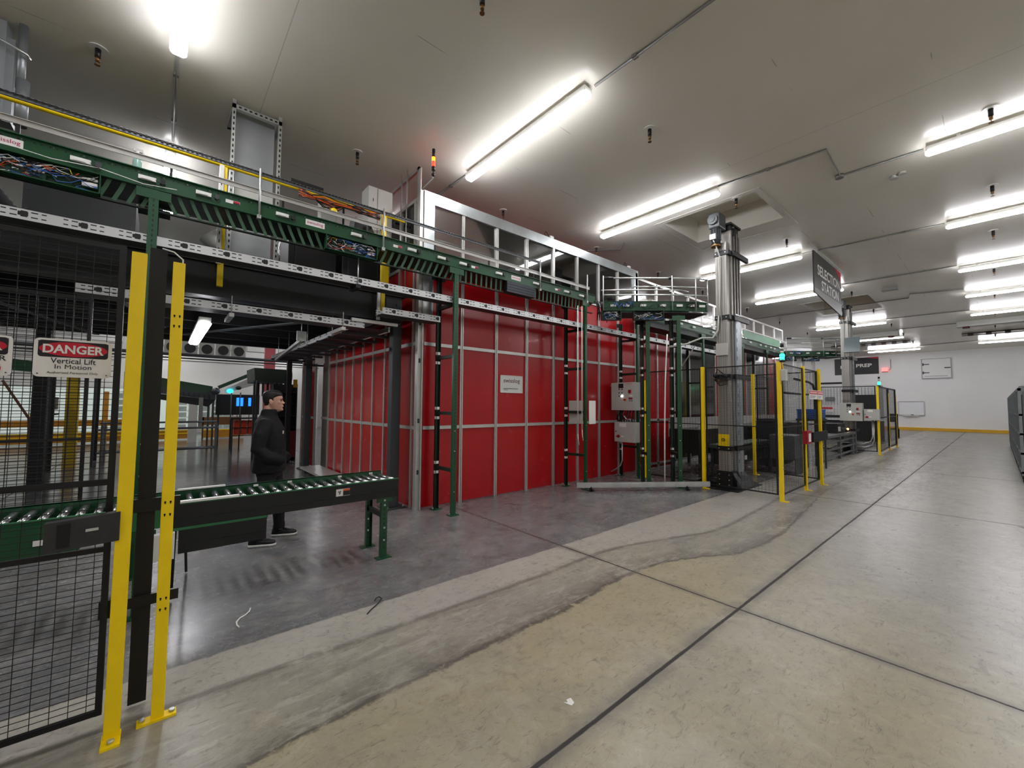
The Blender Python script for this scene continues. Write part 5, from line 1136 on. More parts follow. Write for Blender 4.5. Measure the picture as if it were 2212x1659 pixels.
# ---------------------------------------------------------------- hanging and wall signs
t = thing('hanging_sign', 'hanging charcoal sign reading selection station with a red corner', 'sign', (13.6, 2.83, 4.9))
MB().prism([(12.24, 2.83, 5.55), (14.96, 2.83, 5.55), (14.96, 2.83, 4.28), (12.24, 2.83, 4.50)], (0, .03, 0)).build('board', LDK, t)
MB().prism([(12.24, 2.827, 4.50), (14.96, 2.827, 4.28), (14.96, 2.827, 4.62), (12.24, 2.827, 4.62)], (0, .002, 0)).build('gloss_band', mat('sign_gloss_grey', '#6d6e6d', .3), t)  # lighter grey paints a gloss reflection on the lower board
MB().prism([(14.2, 2.826, 5.55), (14.96, 2.826, 5.55), (14.96, 2.826, 5.30)], (0, .002, 0)).build('red_corner', LRED, t)
text('SELECTION', (13.65, 2.826, 5.13), *FY, 2.25, .27, LBL, 'lettering', t, .002, .022); text('STATION', (13.75, 2.826, 4.78), *FY, 1.75, .27, LBL, 'lettering', t, .002, .022)
MB().box(11.9, 15.3, 2.82, 2.86, HC-.04, HC).build('ceiling_strut', BEIGE, t); MB().cyl((12.6, 2.84, 5.5), (12.6, 2.84, HC), .008, 6).cyl((14.6, 2.84, 5.5), (14.6, 2.84, HC), .008, 6).build('hanger_rod', GALV, t)
t = thing('wall_banner', 'black prep sign with a red corner high on the far wall', 'sign', (41.98, 7.15, 4.9))
plate((41.97, 7.15, 4.88), *FX, 2.72, 1.30, .02).build('board', LBLK, t); MB().prism([(41.95, 6.6, 5.53), (41.95, 5.8, 5.53), (41.95, 5.8, 5.38)], (.01, 0, 0)).build('red_corner', LRED, t)
text('PREP', (41.95, 6.66, 4.92), *FX, .96, .27, LBL, 'lettering', t, .01, .03); text('I', (41.95, 8.09, 4.86), *FX, .07, .25, LBL, 'lettering', t, .01)
t = thing('exit_sign', 'small pale red lit box on the far wall right of the black sign', 'sign', (41.95, 5.43, 4.48)); MB().box(41.88, 41.98, 5.27, 5.6, 4.37, 4.62).build('lit_box', EXIT, t); MB().box(41.88, 41.98, 5.27, 5.6, 4.33, 4.37).build('base', GREY, t); MB().tube([(41.95, 5.27, 4.45), (41.95, 5.15, 4.5), (41.95, 5.1, 4.65), (41.95, 5.1, 5.3)], .02, 6).build('conduit', PIPE, t)
d = MB(); d.box(41.9, 42, 1.97, 3.42, 3.77, 5.12); o = tag(d.build('door_1', mat('hatch_white', '#f0f0ef', .6), None, (42, 2.7, 4.4)), None, None, None, 'structure')
b = MB()
for z in (4.15, 4.75): b.box(41.88, 41.9, 3.05, 3.38, z-.03, z+.03).box(41.87, 41.9, 3.33, 3.40, z-.09, z+.09)
b.box(41.87, 41.9, 2.0, 2.3, 4.43, 4.50); b.build('handle', GREY, o)
b = MB()
for (y0, y1, z0, z1) in ((1.95, 3.45, 3.72, 3.76), (2.15, 3.3, 3.88, 3.91), (1.95, 1.99, 3.76, 5.14), (3.41, 3.45, 3.76, 5.14), (1.95, 3.45, 5.12, 5.15)): b.box(41.87, 41.9, y0, y1, z0, z1)
b.build('frame', mat('frame_grey', '#9b9c9d', .4), o)
t = thing('whiteboard', 'whiteboard on the far wall above the yellow curb', 'whiteboard', (41.95, 4.08, 1.6)); plate((41.96, 4.08, 1.60), *FX, 1.36, .98, .03).build('board', mat('board_white', '#f2f3f5', .6), t)
b = MB()
for (y0, y1, z0, z1) in ((3.38, 4.78, 2.08, 2.11), (3.38, 4.78, 1.08, 1.12), (3.38, 3.42, 1.08, 2.1), (4.74, 4.78, 1.08, 2.1)): b.box(41.9, 41.95, y0, y1, z0, z1)
b.box(41.85, 41.95, 3.7, 4.5, 1.0, 1.08); b.build('frame', ALU, t); MB().box(41.87, 41.9, 3.95, 4.1, 1.09, 1.14).build('eraser', BLACK, t)

# ---------------------------------------------------------------- row of grey roll cages on the right
RG = mat('cage_grey', '#7b8082', .5, .2, .1, 5); RG2 = mat('cage_panel_grey', '#565b5c', .55, .1, .1, 3)
def cage(k, x):
    t = thing('roll_cage', ('grey louvred roll cage at the right edge, %s in the row') % ('nearest the camera', 'second', 'third', 'fourth', 'fifth', 'sixth', 'seventh', 'last and farthest')[k], 'roll cage', (x, -.35, 0), 'grey roll cages along the aisle')
    h_ = 2.10
    b = MB(); b.box(x+.02, x+1.50, -.37, -.36, .25, h_-.15); b.box(x+.02, x+.03, -1.2, -.36, .25, h_-.15); b.box(x+.02, x+1.5, -1.2, -.36, .18, .25); b.build('side_panel', RG2, t)
    b = MB()
    for xx in (x, x+.5, x+1.0, x+1.47): b.box(xx, xx+.05, -.36, -.31, .15, h_)
    for z in (.2, .62, 1.05, 1.48, h_-.06): b.box(x, x+1.52, -.36, -.31, z, z+.045)
    b.box(x, x+.05, -1.25, -.31, h_-.06, h_); b.box(x, x+.05, -1.25, -1.2, .15, h_)
    b.build('frame', RG, t)
    b = MB()
    for q in range(6): b.prism([(x+.02+q*.25, -.34, h_), (x+.27+q*.25, -.34, h_), (x+.27+q*.25, -1.1, h_+.12), (x+.02+q*.25, -1.1, h_+.12)], (0, 0, .03+.02*(q % 2)))
    b.build('lid', RG, t)
    for q in (.12, 1.38): MB().cyl((x+q, -.38, .07), (x+q, -.33, .07), .07, 14).box(x+q-.03, x+q+.03, -.39, -.32, .07, .2).build('castor', RUB, t)
for k in range(8): cage(k, 14.6+k*1.77)

# ---------------------------------------------------------------- background under and behind the platform (left)
t = thing('guard_barrier', 'low double yellow guard barrier far behind the wire door', 'barrier', (-5, 23.4, 0))
MB().box(-8, 1.0, 23.35, 23.45, .05, .42).box(-8, -.2, 23.35, 23.45, .68, .92).box(1.55, 3.1, 23.35, 23.45, .05, .38).build('beam', WOODY, t); MB().box(-8, 1.0, 23.33, 23.36, .26, .30).box(-8, 1.0, 23.33, 23.36, .40, .43).box(1.55, 3.1, 23.33, 23.36, .38, .42).build('bright_edge', YEL, t)
for x in (-7, -3.6, -.3): MB().box(x-.08, x+.08, 23.4, 23.55, 0, 1.2).build('post', YEL, t)
t = thing('upper_barrier', 'brown upper guard beam behind the standing person', 'barrier', (1.6, 23.5, .6)); MB().box(1.5, 3.0, 23.5, 23.6, .62, .98).box(1.5, 1.56, 23.5, 23.6, 0, .98).build('beam', mat('brown_beam', '#6e4410', .5, 0, .1, 3), t)
vp_ = thing('fence_post', 'far thick yellow column seen through the wire door', 'post', (-1.66, 15.1, 0), 'far yellow columns'); MB().box(-1.80, -1.58, 15.1, 15.3, 0, 2.6).build('post_tube', mat('mustard_paint', '#c8a90c', .5, 0, .05, 3), vp_)
vp_ = thing('fence_post', 'slim pale yellow column right of the thick far one', 'post', (-1.9, 22.8, 0), 'far yellow columns'); MB().box(-2.55, -2.35, 22.8, 22.9, 0, 2.0).build('post_tube', YEL, vp_)
vp_ = thing('fence_post', 'yellow lit column beside the far glass cabinet', 'post', (-1.0, 25, 0), 'far yellow columns'); MB().box(-1.9, -1.72, 25.4, 25.5, 0, 2.1).build('post_tube', WOODY, vp_)
LW = mat('bright_bin', '#dfe9e2', .4, 0, .1, 2, emit='#e6fff2', es=.0)
sh = 0
for x0, n in ((.6, 3), (2.05, 2), (-1.6, 2)):
    t = thing('bin_shelf', ('pale shelving of clear bins behind the yellow barrier, ' + {.6: 'beside the yellow post', 2.05: 'left of the person', -1.6: 'behind the wire door'}[x0]), 'shelf', (x0, 26, 0), 'far shelving with clear bins')
    wd = n*.45
    b = MB(); b.box(x0, x0+.04, 26, 26.5, 0, 2.2); b.box(x0+wd, x0+wd+.04, 26, 26.5, 0, 2.2)
    for k in range(7): b.box(x0, x0+wd, 26, 26.5, .3+k*.3, .33+k*.3)
    b.build('shelf_frame', WHT, t)
    for i in range(n):
        for k in range(6): tb = MB(); tb.box(x0+.06+i*.45, x0+.42+i*.45, 26.02, 26.4, .335+k*.3, .55+k*.3); c_ = thing('clear_bin', 'pale clear storage bin on the far shelving', 'bin', (x0+.06+i*.45, 26.02, .335+k*.3), 'clear bins on the far shelving'); tb.build('bin', mat('bin_clear', '#b9cbc3', .25, 0, .15, 3), c_)
wc = thing('white_wall_block', 'white wall block behind the far shelving, brightened by an added glow', 'cabinet', (-3, 28.5, 0)); MB().box(-6, 2.6, 28.5, 29.2, 0, 2.4).build('casing', WHT, wc)
MB().box(-5.9, 2.5, 28.47, 28.5, .2, 2.3).build('glow_panel', mat('glow_panel', '#f4fff8', .4, emit='#eefff6', es=.12), wc)  # emission puts brightness into the white front, which is no lamp
# pipe and row of fans above
t = thing('service_pipe', 'grey pipe crossing under the far edge of the platform', 'pipe', (0, 15, 3)); MB().tube([(-6, 15, 3.02), (4, 15, 3.0)], .045, 10).tube([(-6, 15.2, 2.93), (4, 15.2, 2.92)], .02, 8).build('tube', GREY, t)
for k in range(6):
    x = -.2+k*.42
    t = thing('round_fan', 'round fan in a pale housing under the far ceiling, %s from the left' % ('first', 'second', 'third', 'fourth', 'fifth', 'sixth')[k], 'fan', (x, 16, 3.2), 'row of round fans behind the platform')
    MB().box(x-.19, x+.19, 16.0, 16.2, 3.10, 3.52).build('housing', BEIGE, t); MB().cyl((x, 16.1, 3.52), (x, 16.1, HC), .02, 6).build('hanger_rod', GREY, t); ell((x, 15.99, 3.31), *FY, .15, .16, .01).build('opening', BLACK, t)
    MB().tube([(x+.15*math.cos(k_*.3), 15.98, 3.31+.16*math.sin(k_*.3)) for k_ in range(22)], .01, 5).build('ring', ALU, t)
for k in range(8): t = thing('wall_locker', 'pale tall locker on the far back gallery, %s in the row' % ('first', 'second', 'third', 'fourth', 'fifth', 'sixth', 'seventh', 'eighth')[k], 'locker', (-4+k*1.1, 18, 3.0), 'pale lockers on the back gallery'); MB().box(-4.5+k*1.1, -3.5+k*1.1, 24, 24.4, 4.2, 5.2).build('body', WHT, t); MB().box(-4.4+k*1.1, -4.35+k*1.1, 23.98, 24, 4.5, 4.9).build('handle', GREY, t)
t = thing('white_partition', 'large plain white partition wall behind the inclined conveyors', 'partition', (-6, 29, 2.4)); MB().box(-9, 8, 29.3, 29.4, 0, 4.2).build('panel', mat('partition_white', '#e4e3e0', .5, 0, .02, .6), t); MB().box(-9, 8, 29.28, 29.3, 3.95, 3.98).build('seam', GREY, t)
t = thing('red_column', 'pale red column standing before the white partition', 'column', (4.3, 24, 0)); MB().box(3.05, 3.4, 18.4, 18.6, 0, 4.2).build('shaft', mat('faded_red', '#b8585c', .5, 0, .1, 1), t)
# inclined green conveyors
t = thing('inclined_conveyor', 'dark green conveyor sloping down to the right under the platform', 'conveyor', (.0, 18, 1.9))
MB().prism([(-.9, 18, 2.62), (1.40, 18, 2.22), (1.42, 18, 1.95), (-.9, 18, 2.25)], (0, .04, 0)).build('side_channel', mat('deep_green', '#1d4028', .4, 0, .08, 4), t); MB().prism([(-.9, 17.98, 2.25), (1.5, 17.98, 1.95), (1.5, 17.98, 1.74), (-.9, 17.98, 2.05)], (0, .04, 0)).build('lower_channel', GREY, t)
b = MB()
for k in range(16): x = -.8+k*.14; b.box(x, x+.012, 17.96, 17.98, 2.12-k*.018-.05, 2.12-k*.018+.08)
b.build('slots', DARK, t); MB().prism([(-.9, 17.99, 2.04), (1.5, 17.99, 1.74), (1.3, 17.99, 1.5), (-.9, 17.99, 1.9)], (0, .6, 0)).build('underside', DARK, t)
for x in (1.28, 1.42): MB().box(x, x+.05, 18, 18.1, 0, 1.75).build('leg', GREY, t)
t = thing('inclined_conveyor', 'green and white conveyor rising to the right towards the dark green chute', 'conveyor', (1.6, 17.5, 2.1))
MB().prism([(1.55, 17.5, 2.12), (2.62, 17.5, 2.68), (2.72, 17.5, 2.88), (1.50, 17.5, 2.22)], (0, .04, 0)).build('side_channel', mat('deep_green', '#1d4028'), t); MB().prism([(1.75, 17.46, 1.98), (2.62, 17.46, 2.30), (2.62, 17.46, 2.66), (1.70, 17.46, 2.10)], (0, .04, 0)).build('white_cover', ALU, t)
MB().sph((1.45, 17.5, 2.04), .13).build('drive_motor', mat('motor_grey', '#4c5052'), t); MB().sph((1.86, 17.4, 2.05), .085, .05, .07).build('cyan_light', EMC, t); MB().sph((2.1, 17.4, 2.17), .09, .05, .07).build('wheel', BLACK, t)
for x, y in ((1.92, 17.6), (2.13, 17.07), (2.12, 13.93)): MB().cyl((x, y, 0), (x, y, 2.0 if y > 15 else 2.3), .02, 8).build('leg', GREY, t)
t = thing('green_chute', 'large plain dark green conveyor side panel behind the person', 'conveyor', (2.1, 14, 2.2))
MB().prism([(2.06, 14, 2.67), (2.95, 14, 2.66), (2.95, 14, 2.25), (2.09, 14, 2.26)], (0, 1.4, 0)).build('panel', mat('chute_green', '#15281b', .5, 0, .05, 3), t); MB().cyl((2.92, 13.9, 2.45), (3.0, 13.9, 2.45), .22, 16).build('end_roller', GREY, t)
MB().box(2.05, 2.1, 13.95, 14, 0, 2.3).box(2.85, 2.9, 13.95, 14, 0, 2.3).build('leg', GREY, t)
for k in range(6):
    t = thing('hanging_strip', 'narrow dark strip hanging under the green chute, %s from the left' % ('first', 'second', 'third', 'fourth', 'fifth', 'sixth')[k], 'strip', (2.2+k*.12, 14.2, 1.9), 'strips hanging below the green chute'); MB().box(2.18+k*.12, 2.24+k*.12, 14.2, 14.22, 1.85, 2.25).build('strip', mat('strip_grey', '#3c3532', .5) if k % 2 else mat('strip_red', '#3a1416', .5), t)
t = thing('dark_workstation', 'black workstation cabinet behind the person', 'cabinet', (1.6, 17.9, 1.2)); MB().box(1.55, 2.9, 18.3, 18.5, 1.2, 1.95).box(1.55, 2.9, 18.5, 19.2, 1.2, 1.25).build('body', mat('station_black', '#0c0d0f', .5), t); MB().box(1.6, 1.66, 18.35, 18.45, 0, 1.2).box(2.8, 2.86, 18.35, 18.45, 0, 1.2).build('leg', GREY, t)
for x, s in ((1.93, 'left'), (2.04, 'middle'), (2.26, 'right')):
    t = thing('screen', 'blue glowing screen on the dark workstation, the %s one' % s, 'screen', (x, 16, 1.5), 'blue glowing screens'); MB().box(x-.035, x+.035, 16, 16.05, 1.54, 1.81).build('display', EMB, t)
    MB().box(x-.045, x+.045, 16.05, 16.08, 1.52, 1.83).box(x-.008, x+.008, 16.06, 16.09, 1.0, 1.6).build('casing', BLACK, t)
t = thing('screen_stand', 'dark low table carrying the blue screens', 'table', (1.8, 16, 0)); MB().box(1.75, 2.5, 15.95, 16.4, 1.12, 1.16).build('table_top', DARK, t)
for x in (1.8, 2.45): MB().box(x-.02, x+.02, 16, 16.04, 0, 1.12).build('leg', GREY, t)
for k in range(3):
    x = 1.97+k*.21
    for j, z in enumerate((.55, .80)):
        c_ = thing('red_tote', 'red tote bin in the rack left of the person, %s column %s row' % (('left', 'middle', 'right')[k], ('lower', 'upper')[j]), 'tote', (x, 17, z), 'red totes in the dark rack'); MB().box(x, x+.16, 17, 17.4, z, z+.23).build('body', TOTE, c_); MB().box(x-.01, x+.17, 16.98, 17.0, z+.19, z+.22).build('rim', mat('tote_rim', '#7c2113', .5), c_)
t = thing('tote_rack', 'dark rack holding red totes', 'rack', (1.9, 17, 0)); b = MB()
for x in (1.92, 2.62): b.box(x-.015, x+.015, 16.97, 17.0, 0, 1.15); b.box(x-.015, x+.015, 17.42, 17.45, 0, 1.15)
for z in (.51, .785, 1.1): b.box(1.92, 2.62, 16.98, 17.44, z-.005, z)
b.build('frame', DARK, t)
t = thing('rail_table', 'grey steel rail table seen between the yellow post and the person', 'table', (.3, 15, 0))
for z, y in ((1.07, 15.6), (.92, 15), (.33, 15), (.30, 15.6)): MB().tube([(-1.2, y, z), (1.36, y, z)], .028, 8).build('rail', SG, t)
for x, y in ((1.30, 15), (1.34, 15.6), (-1.1, 15), (-1.1, 15.6)): MB().box(x-.03, x+.03, y-.03, y+.03, 0, 1.05).build('leg', SG, t)
MB().box(.9, 1.0, 15.6, 15.7, .9, 1.8).build('upright', PIPE, t)
t = thing('beige_cabinet', 'grey cabinet standing by the far shelving', 'cabinet', (1.0, 21.5, 0)); MB().box(.92, 1.2, 21.5, 21.9, .0, 1.65).build('casing', BEIGE, t)
for x, y, h_, s, M_ in ((-1.95, 14.5, 2.3, 'first dark', DARK), (-2.25, 15.2, 2.3, 'second dark', DARK), (-1.35, 16.5, 2.3, 'slim dark', DARK)):
    t = thing('machine_upright', '%s machine upright far behind the wire door' % s, 'upright', (x, y, 0), 'machine uprights behind the wire door'); MB().box(x-.05, x+.05, y-.05, y+.05, 0, h_).build('post', M_, t)
t = thing('grey_machine', 'grey machine head between the far dark uprights', 'machine', (-2.2, 15.1, 1.5)); MB().box(-2.25, -1.9, 14.7, 15.0, 1.45, 1.75).build('body', PIPE, t); MB().box(-2.2, -1.9, 14.6, 15.1, 1.32, 1.36).box(-2.12, -2.08, 14.8, 14.9, 0, 1.4).build('plate', DARK, t)
t = thing('diagonal_belt', 'rusty orange diagonal strip crossing behind the wire door', 'belt', (-2.4, 14, 1)); MB().beam((-2.62, 14, 2.1), (-2.2, 14, 1.25), .04, .05, (0,1,0)).beam((-2.2, 14, 1.25), (-2.15, 14, .1), .05, .08, (0,1,0)).build('strip', mat('rust_brown', '#7a4a26', .6, 0, .1, 3), t)
t = thing('inclined_conveyor', 'green conveyor end high behind the danger signs', 'conveyor', (-2.5, 15, 2.2)); MB().prism([(-3.4, 15, 2.75), (-1.2, 15, 2.45), (-1.2, 15, 2.25), (-3.4, 15, 2.45)], (0, .5, 0)).build('side_channel', GREEN, t); MB().box(-3.3, -3.25, 15, 15.1, 0, 2.5).box(-1.3, -1.25, 15, 15.1, 0, 2.3).build('leg', GREY, t)
# red wall farther back
t = thing('red_enclosure', 'narrow far stretch of red panels right behind the person', 'enclosure', (3.09, 11.6, 0))
for k in range(2): MB().box(3.08, 3.1, 11.55+k*.62, 12.12+k*.62, .02, 3.9).build('panel', RED, t)
for y in (11.5, 12.13, 12.75): MB().box(3.05, 3.1, y-.03, y+.03, 0, 4).build('mullion', ALU, t)
MB().box(3.06, 3.1, 11.5, 12.8, 1.24, 1.30).build('cross_rail', ALU, t)
t = thing('grey_partition', 'plain grey green panel between the two red walls', 'panel', (3.2, 10.5, 0)); MB().box(3.25, 3.27, 10.46, 11.5, 0, 3.9).build('panel', mat('panel_olive', '#62655a', .5, 0, .05, 3), t); MB().box(3.23, 3.25, 10.46, 11.5, 1.24, 1.30).build('cross_rail', ALU, t)
t = thing('white_device', 'small white device box on a rail high beside the red side wall', 'box', (2.95, 10.3, 2.6)); MB().box(2.85, 3.02, 10.6, 10.75, 2.62, 2.95).build('casing', WHT, t); MB().box(2.6, 3.05, 10.75, 10.8, 2.55, 2.6).build('rail', GREY, t)
t = thing('storage_rack', 'tall dark rack with narrow shelves right behind the person', 'rack', (2.4, 13.2, 0))
MB().box(2.42, 3.04, 13.6, 13.65, 0, 2.2).box(2.42, 2.45, 13.2, 13.65, 0, 2.2).box(3.01, 3.04, 13.2, 13.65, 0, 2.2).build('body', mat('rack_black', '#0b0b0d', .5), t)
for k in range(6): MB().box(2.45, 3.01, 13.2, 13.6, .25+k*.34, .27+k*.34).build('shelf', DARK, t)
MB().box(2.44, 3.02, 13.18, 13.2, .1, .85).build('red_front', mat('rack_red', '#5c0a0e', .5), t)
t = thing('yellow_tag', 'small yellow tag hanging on the dark column behind the person', 'tag', (2.75, 12.5, 2.1)); MB().box(2.78, 2.88, 12.55, 12.57, 2.08, 2.3).build('tag', mat('tag_yellow', '#b9931a', .5), t)
t = thing('floor_tray', 'low flat metal tray on the floor at the far end of the red side wall', 'tray', (2.7, 9.5, 0)); MB().box(2.62, 3.05, 8.6, 10.9, .08, .13).build('plate', ALU, t); MB().box(2.64, 2.70, 8.7, 8.8, 0, .08).box(2.64, 2.70, 10.6, 10.7, 0, .08).box(2.96, 3.02, 8.7, 8.8, 0, .08).box(2.96, 3.02, 10.6, 10.7, 0, .08).build('foot', GREY, t)

# ---------------------------------------------------------------- the standing person
def person():
    px, py, yw = 1.03, 5.70, R(-22)
    t = thing('person', 'person in a black jacket, black trousers and black sneakers standing with hands in pockets', 'person', (px, py, 0))
    cx_, sx_ = math.cos(yw), math.sin(yw)
    def W(x, y, z): return Vector((px+x*cx_-y*sx_, py+x*sx_+y*cx_, z))
    def ring(xc, yc, z, fr, bk, hw, n=24, p=2.3, tilt=0):
        out = []
        for k in range(n):
            a = 2*math.pi*k/n; c, s = math.cos(a), math.sin(a)
            ex = abs(c)**(2/p)*(1 if c >= 0 else -1); ey = abs(s)**(2/p)*(1 if s >= 0 else -1)
            out.append(W(xc+ex*(fr if ex > 0 else bk), yc+ey*hw, z+tilt*ex*(fr if ex > 0 else bk)))
        return out
    SKIN = mat('skin', '#d2a08c', .5, 0, .05, 30); JK = mat('jacket_black', '#040405', .85, 0, .2, 14, bump=.3); TR = mat('trouser_black', '#040406', .8, 0, .1, 20); HAIR = mat('hair_dark', '#120d0b', .6, 0, .3, 60)
    hx, hz = .02, 1.555                  # head offset forward, chin height
    hy = .0
    def H(f, s, z): return W(hx+f, hy+s, hz+z)
    head = [(-.015, .045, .03, .02), (0, .088, .02, .032), (.018, .099, .035, .046), (.045, .101, .05, .055), (.07, .100, .065, .062), (.10, .098, .085, .068), (.125, .092, .097, .072), (.15, .100, .102, .074), (.175, .096, .103, .074), (.20, .078, .095, .067), (.22, .045, .07, .048), (.232, .01, .03, .02)]
    b = MB(); b.rings([ring(hx, hy, hz+z, f, k, w_, 24, 2.25) for z, f, k, w_ in head])
    b.rings([ring(-.02, 0, z, f, f, f, 16, 2) for z, f in ((1.40, .075), (1.46, .062), (1.52, .058), (1.58, .058), (1.62, .05))])       # neck
    b.rings([[H(.088, s*.011, .132), H(.107, s*.007, .125), H(.088, -s*.011, .132), H(.08, 0, .135)] for s in (1,)]+[[H(.09, .016, .098), H(.124, .006, .10), H(.09, -.016, .098), H(.08, 0, .098)], [H(.09, .017, .086), H(.120, .009, .088), H(.09, -.017, .086), H(.08, 0, .086)]])
    b.sph(H(.116, 0, .095), .011, .012, .009); b.sph(H(.108, .013, .092), .011); b.sph(H(.108, -.013, .092), .011)
    b.sph(H(.10, 0, .062), .013, .024, .006); b.sph(H(.098, 0, .050), .014, .022, .006); b.sph(H(.092, 0, .015), .018, .022, .016)
    for s in (1, -1):
        b.sph(H(.082, s*.03, .148), .02, .024, .009); b.sph(H(.072, s*.042, .10), .02, .016, .018)
        e = []
        for k in range(14): a = 2*math.pi*k/14; e.append((a, 1))
        for off, sc in ((0, 1), (.012, 1.08), (.02, .9)): pass
        b.rings([[H(-.012+.019*sc*math.cos(a)-.004*math.sin(a), s*(.070+off), .108+.032*sc*math.sin(a)) for a, _ in e] for off, sc in ((-.01, .7), (.006, .95), (.014, 1.05), (.018, .7))])
    # torso, arms, legs, hands under the clothes: one continuous body mesh
    b.rings([ring(0, 0, z, f, f, w_, 20) for z, f, w_ in ((.86, .10, .15), (1.0, .095, .15), (1.15, .10, .155), (1.3, .105, .17), (1.40, .08, .14), (1.46, .05, .06))])
    legs = (( .10, .20, 1), (-.06, -.17, -1))
    for fx, fy, s in legs:
        b.tube([W(0, s*.08, .92), W(.0+fx*.5+.02, s*.09+(fy-s*.09)*.5, .50), W(fx, fy, .09)], [.085, .055, .04], 12)
        b.rings([[W(fx-.06+f, fy+k, z) for f, k in ((0, -.02), (.14, -.02), (.15, 0), (.14, .02), (0, .02), (-.01, 0))] for z in (.034, .05)])
    for s in (1, -1):
        sh_, el, wr, hd = W(-.01, s*.175, 1.40), W(-.06, s*.245, 1.13), W(.10, s*.17, 1.0), W(.12, s*.12, .97)
        b.tube([W(-.01, s*.12, 1.40), sh_, el, wr, hd], [.05, .05, .04, .028, .035], 10)
        for k in range(4): b.tube([hd.lerp(wr, .0)+Vector((0, 0, .018-.012*k)), W(.125+.003*k, s*(.09-.004*k), .985-.014*k), W(.115, s*(.065), .970-.014*k)], [.009, .008, .007], 6)
        b.tube([W(.11, s*.14, .99), W(.12, s*.13, 1.01), W(.125, s*.11, 1.015)], [.010, .009, .008], 6)
    body = b.build('body', SKIN, t)
    md = body.modifiers.new('remesh', 'REMESH'); md.mode = 'VOXEL'; md.voxel_size = .006; md.use_smooth_shade = True
    sm_ = body.modifiers.new('smooth', 'SMOOTH'); sm_.iterations = 3; sm_.factor = .5
    # hair
    b = MB(); hr_ = [(.045, -.045, .080, .045), (.065, -.03, .088, .052), (.085, -.01, .095, .060), (.11, .01, .107, .076), (.135, .025, .112, .080), (.155, .045, .114, .082), (.170, .080, .115, .083), (.19, .108, .114, .081), (.212, .100, .107, .077), (.232, .082, .09, .064), (.246, .045, .06, .04), (.252, .01, .03, .02)]
    b.rings([ring(hx-.004, hy, hz+z, f-.004, k+.0, w_, 24, 2.3) for z, f, k, w_ in hr_]); 
    for s in (1, -1): b.sph(H(.006, s*.066, .132), .022, .010, .016)
    rg = random.Random(2)
    for k in range(60):
        a = rg.uniform(-.9, 3.9); q = rg.uniform(0, 1); b.sph(H(.065*math.cos(a)*q, .05*math.sin(a)*q, .236+.010*(1-q)), .018, .012, .010, 6, 5)
    hair = b.build('hair', HAIR, t)
    md = hair.modifiers.new('remesh', 'REMESH'); md.mode = 'VOXEL'; md.voxel_size = .005; md.use_smooth_shade = True
    b = MB()
    for s in (1, -1): b.rings([[H(.098-.012*u*u*3, s*(.012+.036*u), .146+.006*math.sin(u*3)+dz) for u in (0, .3, .6, 1)]+[H(.106-.014*u*u*3, s*(.012+.036*u), .146+.006*math.sin(u*3)+dz) for u in (1, .6, .3, 0)] for dz in (-.004, .004)])
    b.build('eyebrows', HAIR, t)
    b = MB()
    for s in (1, -1): b.sph(H(.089, s*.030, .126), .010, .014, .0065)
    b.build('eyes', mat('eye_dark', '#2a1c18', .2), t)
    b = MB(); b.sph(H(.107, 0, .0555), .007, .022, .0035); b.build('mouth', mat('lip', '#8c5048', .5), t)
    # stubble / jaw shadow kept as real beard hair tone
    # jacket
    b = MB(); b.rings([ring(xo, 0, z, f, k, w_, 28, 2.6) for z, xo, f, k, w_ in ((.83, .0, .165, .165, .225), (.86, 0, .175, .17, .232), (.95, 0, .175, .16, .23), (1.08, 0, .165, .15, .222), (1.22, 0, .16, .15, .228), (1.34, -.01, .15, .15, .225), (1.42, -.02, .12, .14, .195), (1.47, -.02, .095, .115, .14), (1.50, -.02, .085, .095, .10), (1.56, -.015, .085, .085, .088), (1.575, -.01, .08, .08, .084))])
    for s in (1, -1):
        b.tube([W(-.02, s*.10, 1.40), W(-.02, s*.19, 1.40), W(-.05, s*.25, 1.28), W(-.07, s*.27, 1.12), W(.03, s*.25, 1.02), W(.13, s*.19, .985), W(.17, s*.15, .97)], [.08, .085, .078, .072, .068, .06, .05], 16)
        b.tube([W(-.10, s*.24, 1.13), W(-.02, s*.29, 1.09), W(.03, s*.26, 1.07)], [.02, .02, .01], 8)
        b.tube([W(-.04, s*.32, 1.24), W(-.06, s*.32, 1.18), W(-.02, s*.31, 1.14)], .012, 8)
    b.tube([W(.10, -.17, 1.05), W(.165, -.08, .98), W(.17, .02, .93)], [.012, .018, .01], 8)
    jk = b.build('jacket', JK, t)
    md = jk.modifiers.new('remesh', 'REMESH'); md.mode = 'VOXEL'; md.voxel_size = .009; md.use_smooth_shade = True
    sm_ = jk.modifiers.new('smooth', 'SMOOTH'); sm_.iterations = 4; sm_.factor = .5
    MB().tube([W(.168-.004*k, -.02, 1.30-.06*k) for k in range(7)], .004, 5).build('zip', DARK, jk)
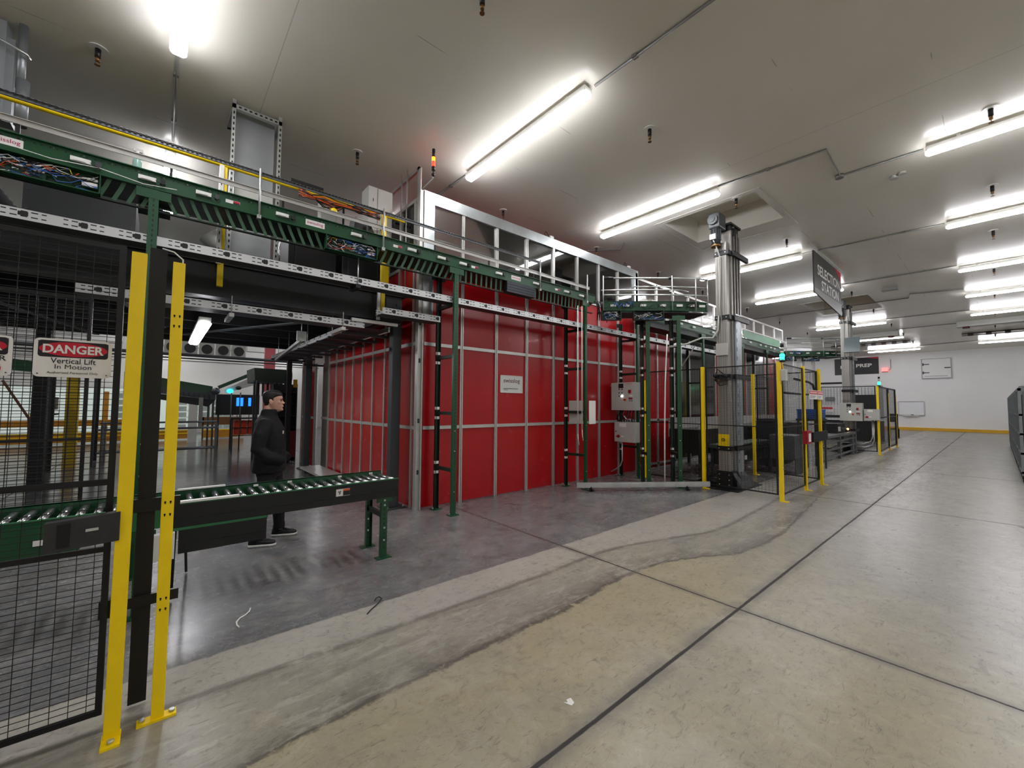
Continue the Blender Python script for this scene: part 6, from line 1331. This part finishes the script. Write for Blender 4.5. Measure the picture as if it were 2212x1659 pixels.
    MB().ob(W(.150, -.07, 1.30), tuple(W(1,0,0)-W(0,0,0)), tuple(W(0,1,0)-W(0,0,0)), (0,0,1), .006, .008, .018).build('logo_patch', LBL, jk)
    # trousers
    b = MB(); b.rings([ring(0, 0, z, f, f, w_, 24, 2.5) for z, f, w_ in ((.97, .14, .18), (.88, .145, .195), (.78, .12, .19))])
    for fx, fy, s in legs:
        b.tube([W(0, s*.085, .92), W(.01+fx*.2, s*.10, .75), W(fx*.55+.02, s*.10+(fy-s*.10)*.55, .48), W(fx*.85, s*.1+(fy-s*.1)*.85, .25), W(fx-.01, fy, .10)], [.10, .10, .078, .065, .058], 16)
        b.tube([W(fx-.01, fy, .17), W(fx-.01, fy, .11)], [.064, .066], 14)
    tr_ = b.build('trousers', TR, t)
    md = tr_.modifiers.new('remesh', 'REMESH'); md.mode = 'VOXEL'; md.voxel_size = .009; md.use_smooth_shade = True
    for fx, fy, s in legs:
        out = [(-.095, 0), (-.085, -.03), (-.04, -.042), (.05, -.043), (.12, -.050), (.17, -.042), (.195, -.015), (.195, .015), (.17, .042), (.12, .050), (.05, .043), (-.04, .042), (-.085, .03)]
        b = MB(); b.rings([[W(fx+f, fy+k, z) for f, k in out] for z in (.002, .030)]); sole = b.build('shoe_sole', WHT, t, )
        b = MB()
        b.rings([[W(fx+f*sc, fy+k*sc2, zz+max(0, (.07-f))*zk) for f, k in out] for zz, sc, sc2, zk in ((.028, .97, .96, 0), (.048, .95, .93, .05), (.062, .86, .80, .25), (.068, .62, .6, .42))])
        b.tube([W(fx-.03, fy, .06), W(fx-.035, fy, .13)], [.05, .048], 12)
        sh_ = b.build('shoe', mat('shoe_black', '#131315', .6, 0, .1, 30), t)
        b = MB()
        for k in range(4): u = .03+k*.028; b.tube([W(fx+u, fy-.028, .088-k*.006), W(fx+u, fy, .100-k*.008), W(fx+u, fy+.028, .088-k*.006)], .004, 5)
        b.tube([W(fx+.02, fy, .10), W(fx+.0, fy-.03, .125), W(fx+.03, fy-.035, .115), W(fx+.02, fy, .10), W(fx+.0, fy+.03, .12)], .0035, 5)
        b.build('laces', BLACK, sh_)
person()
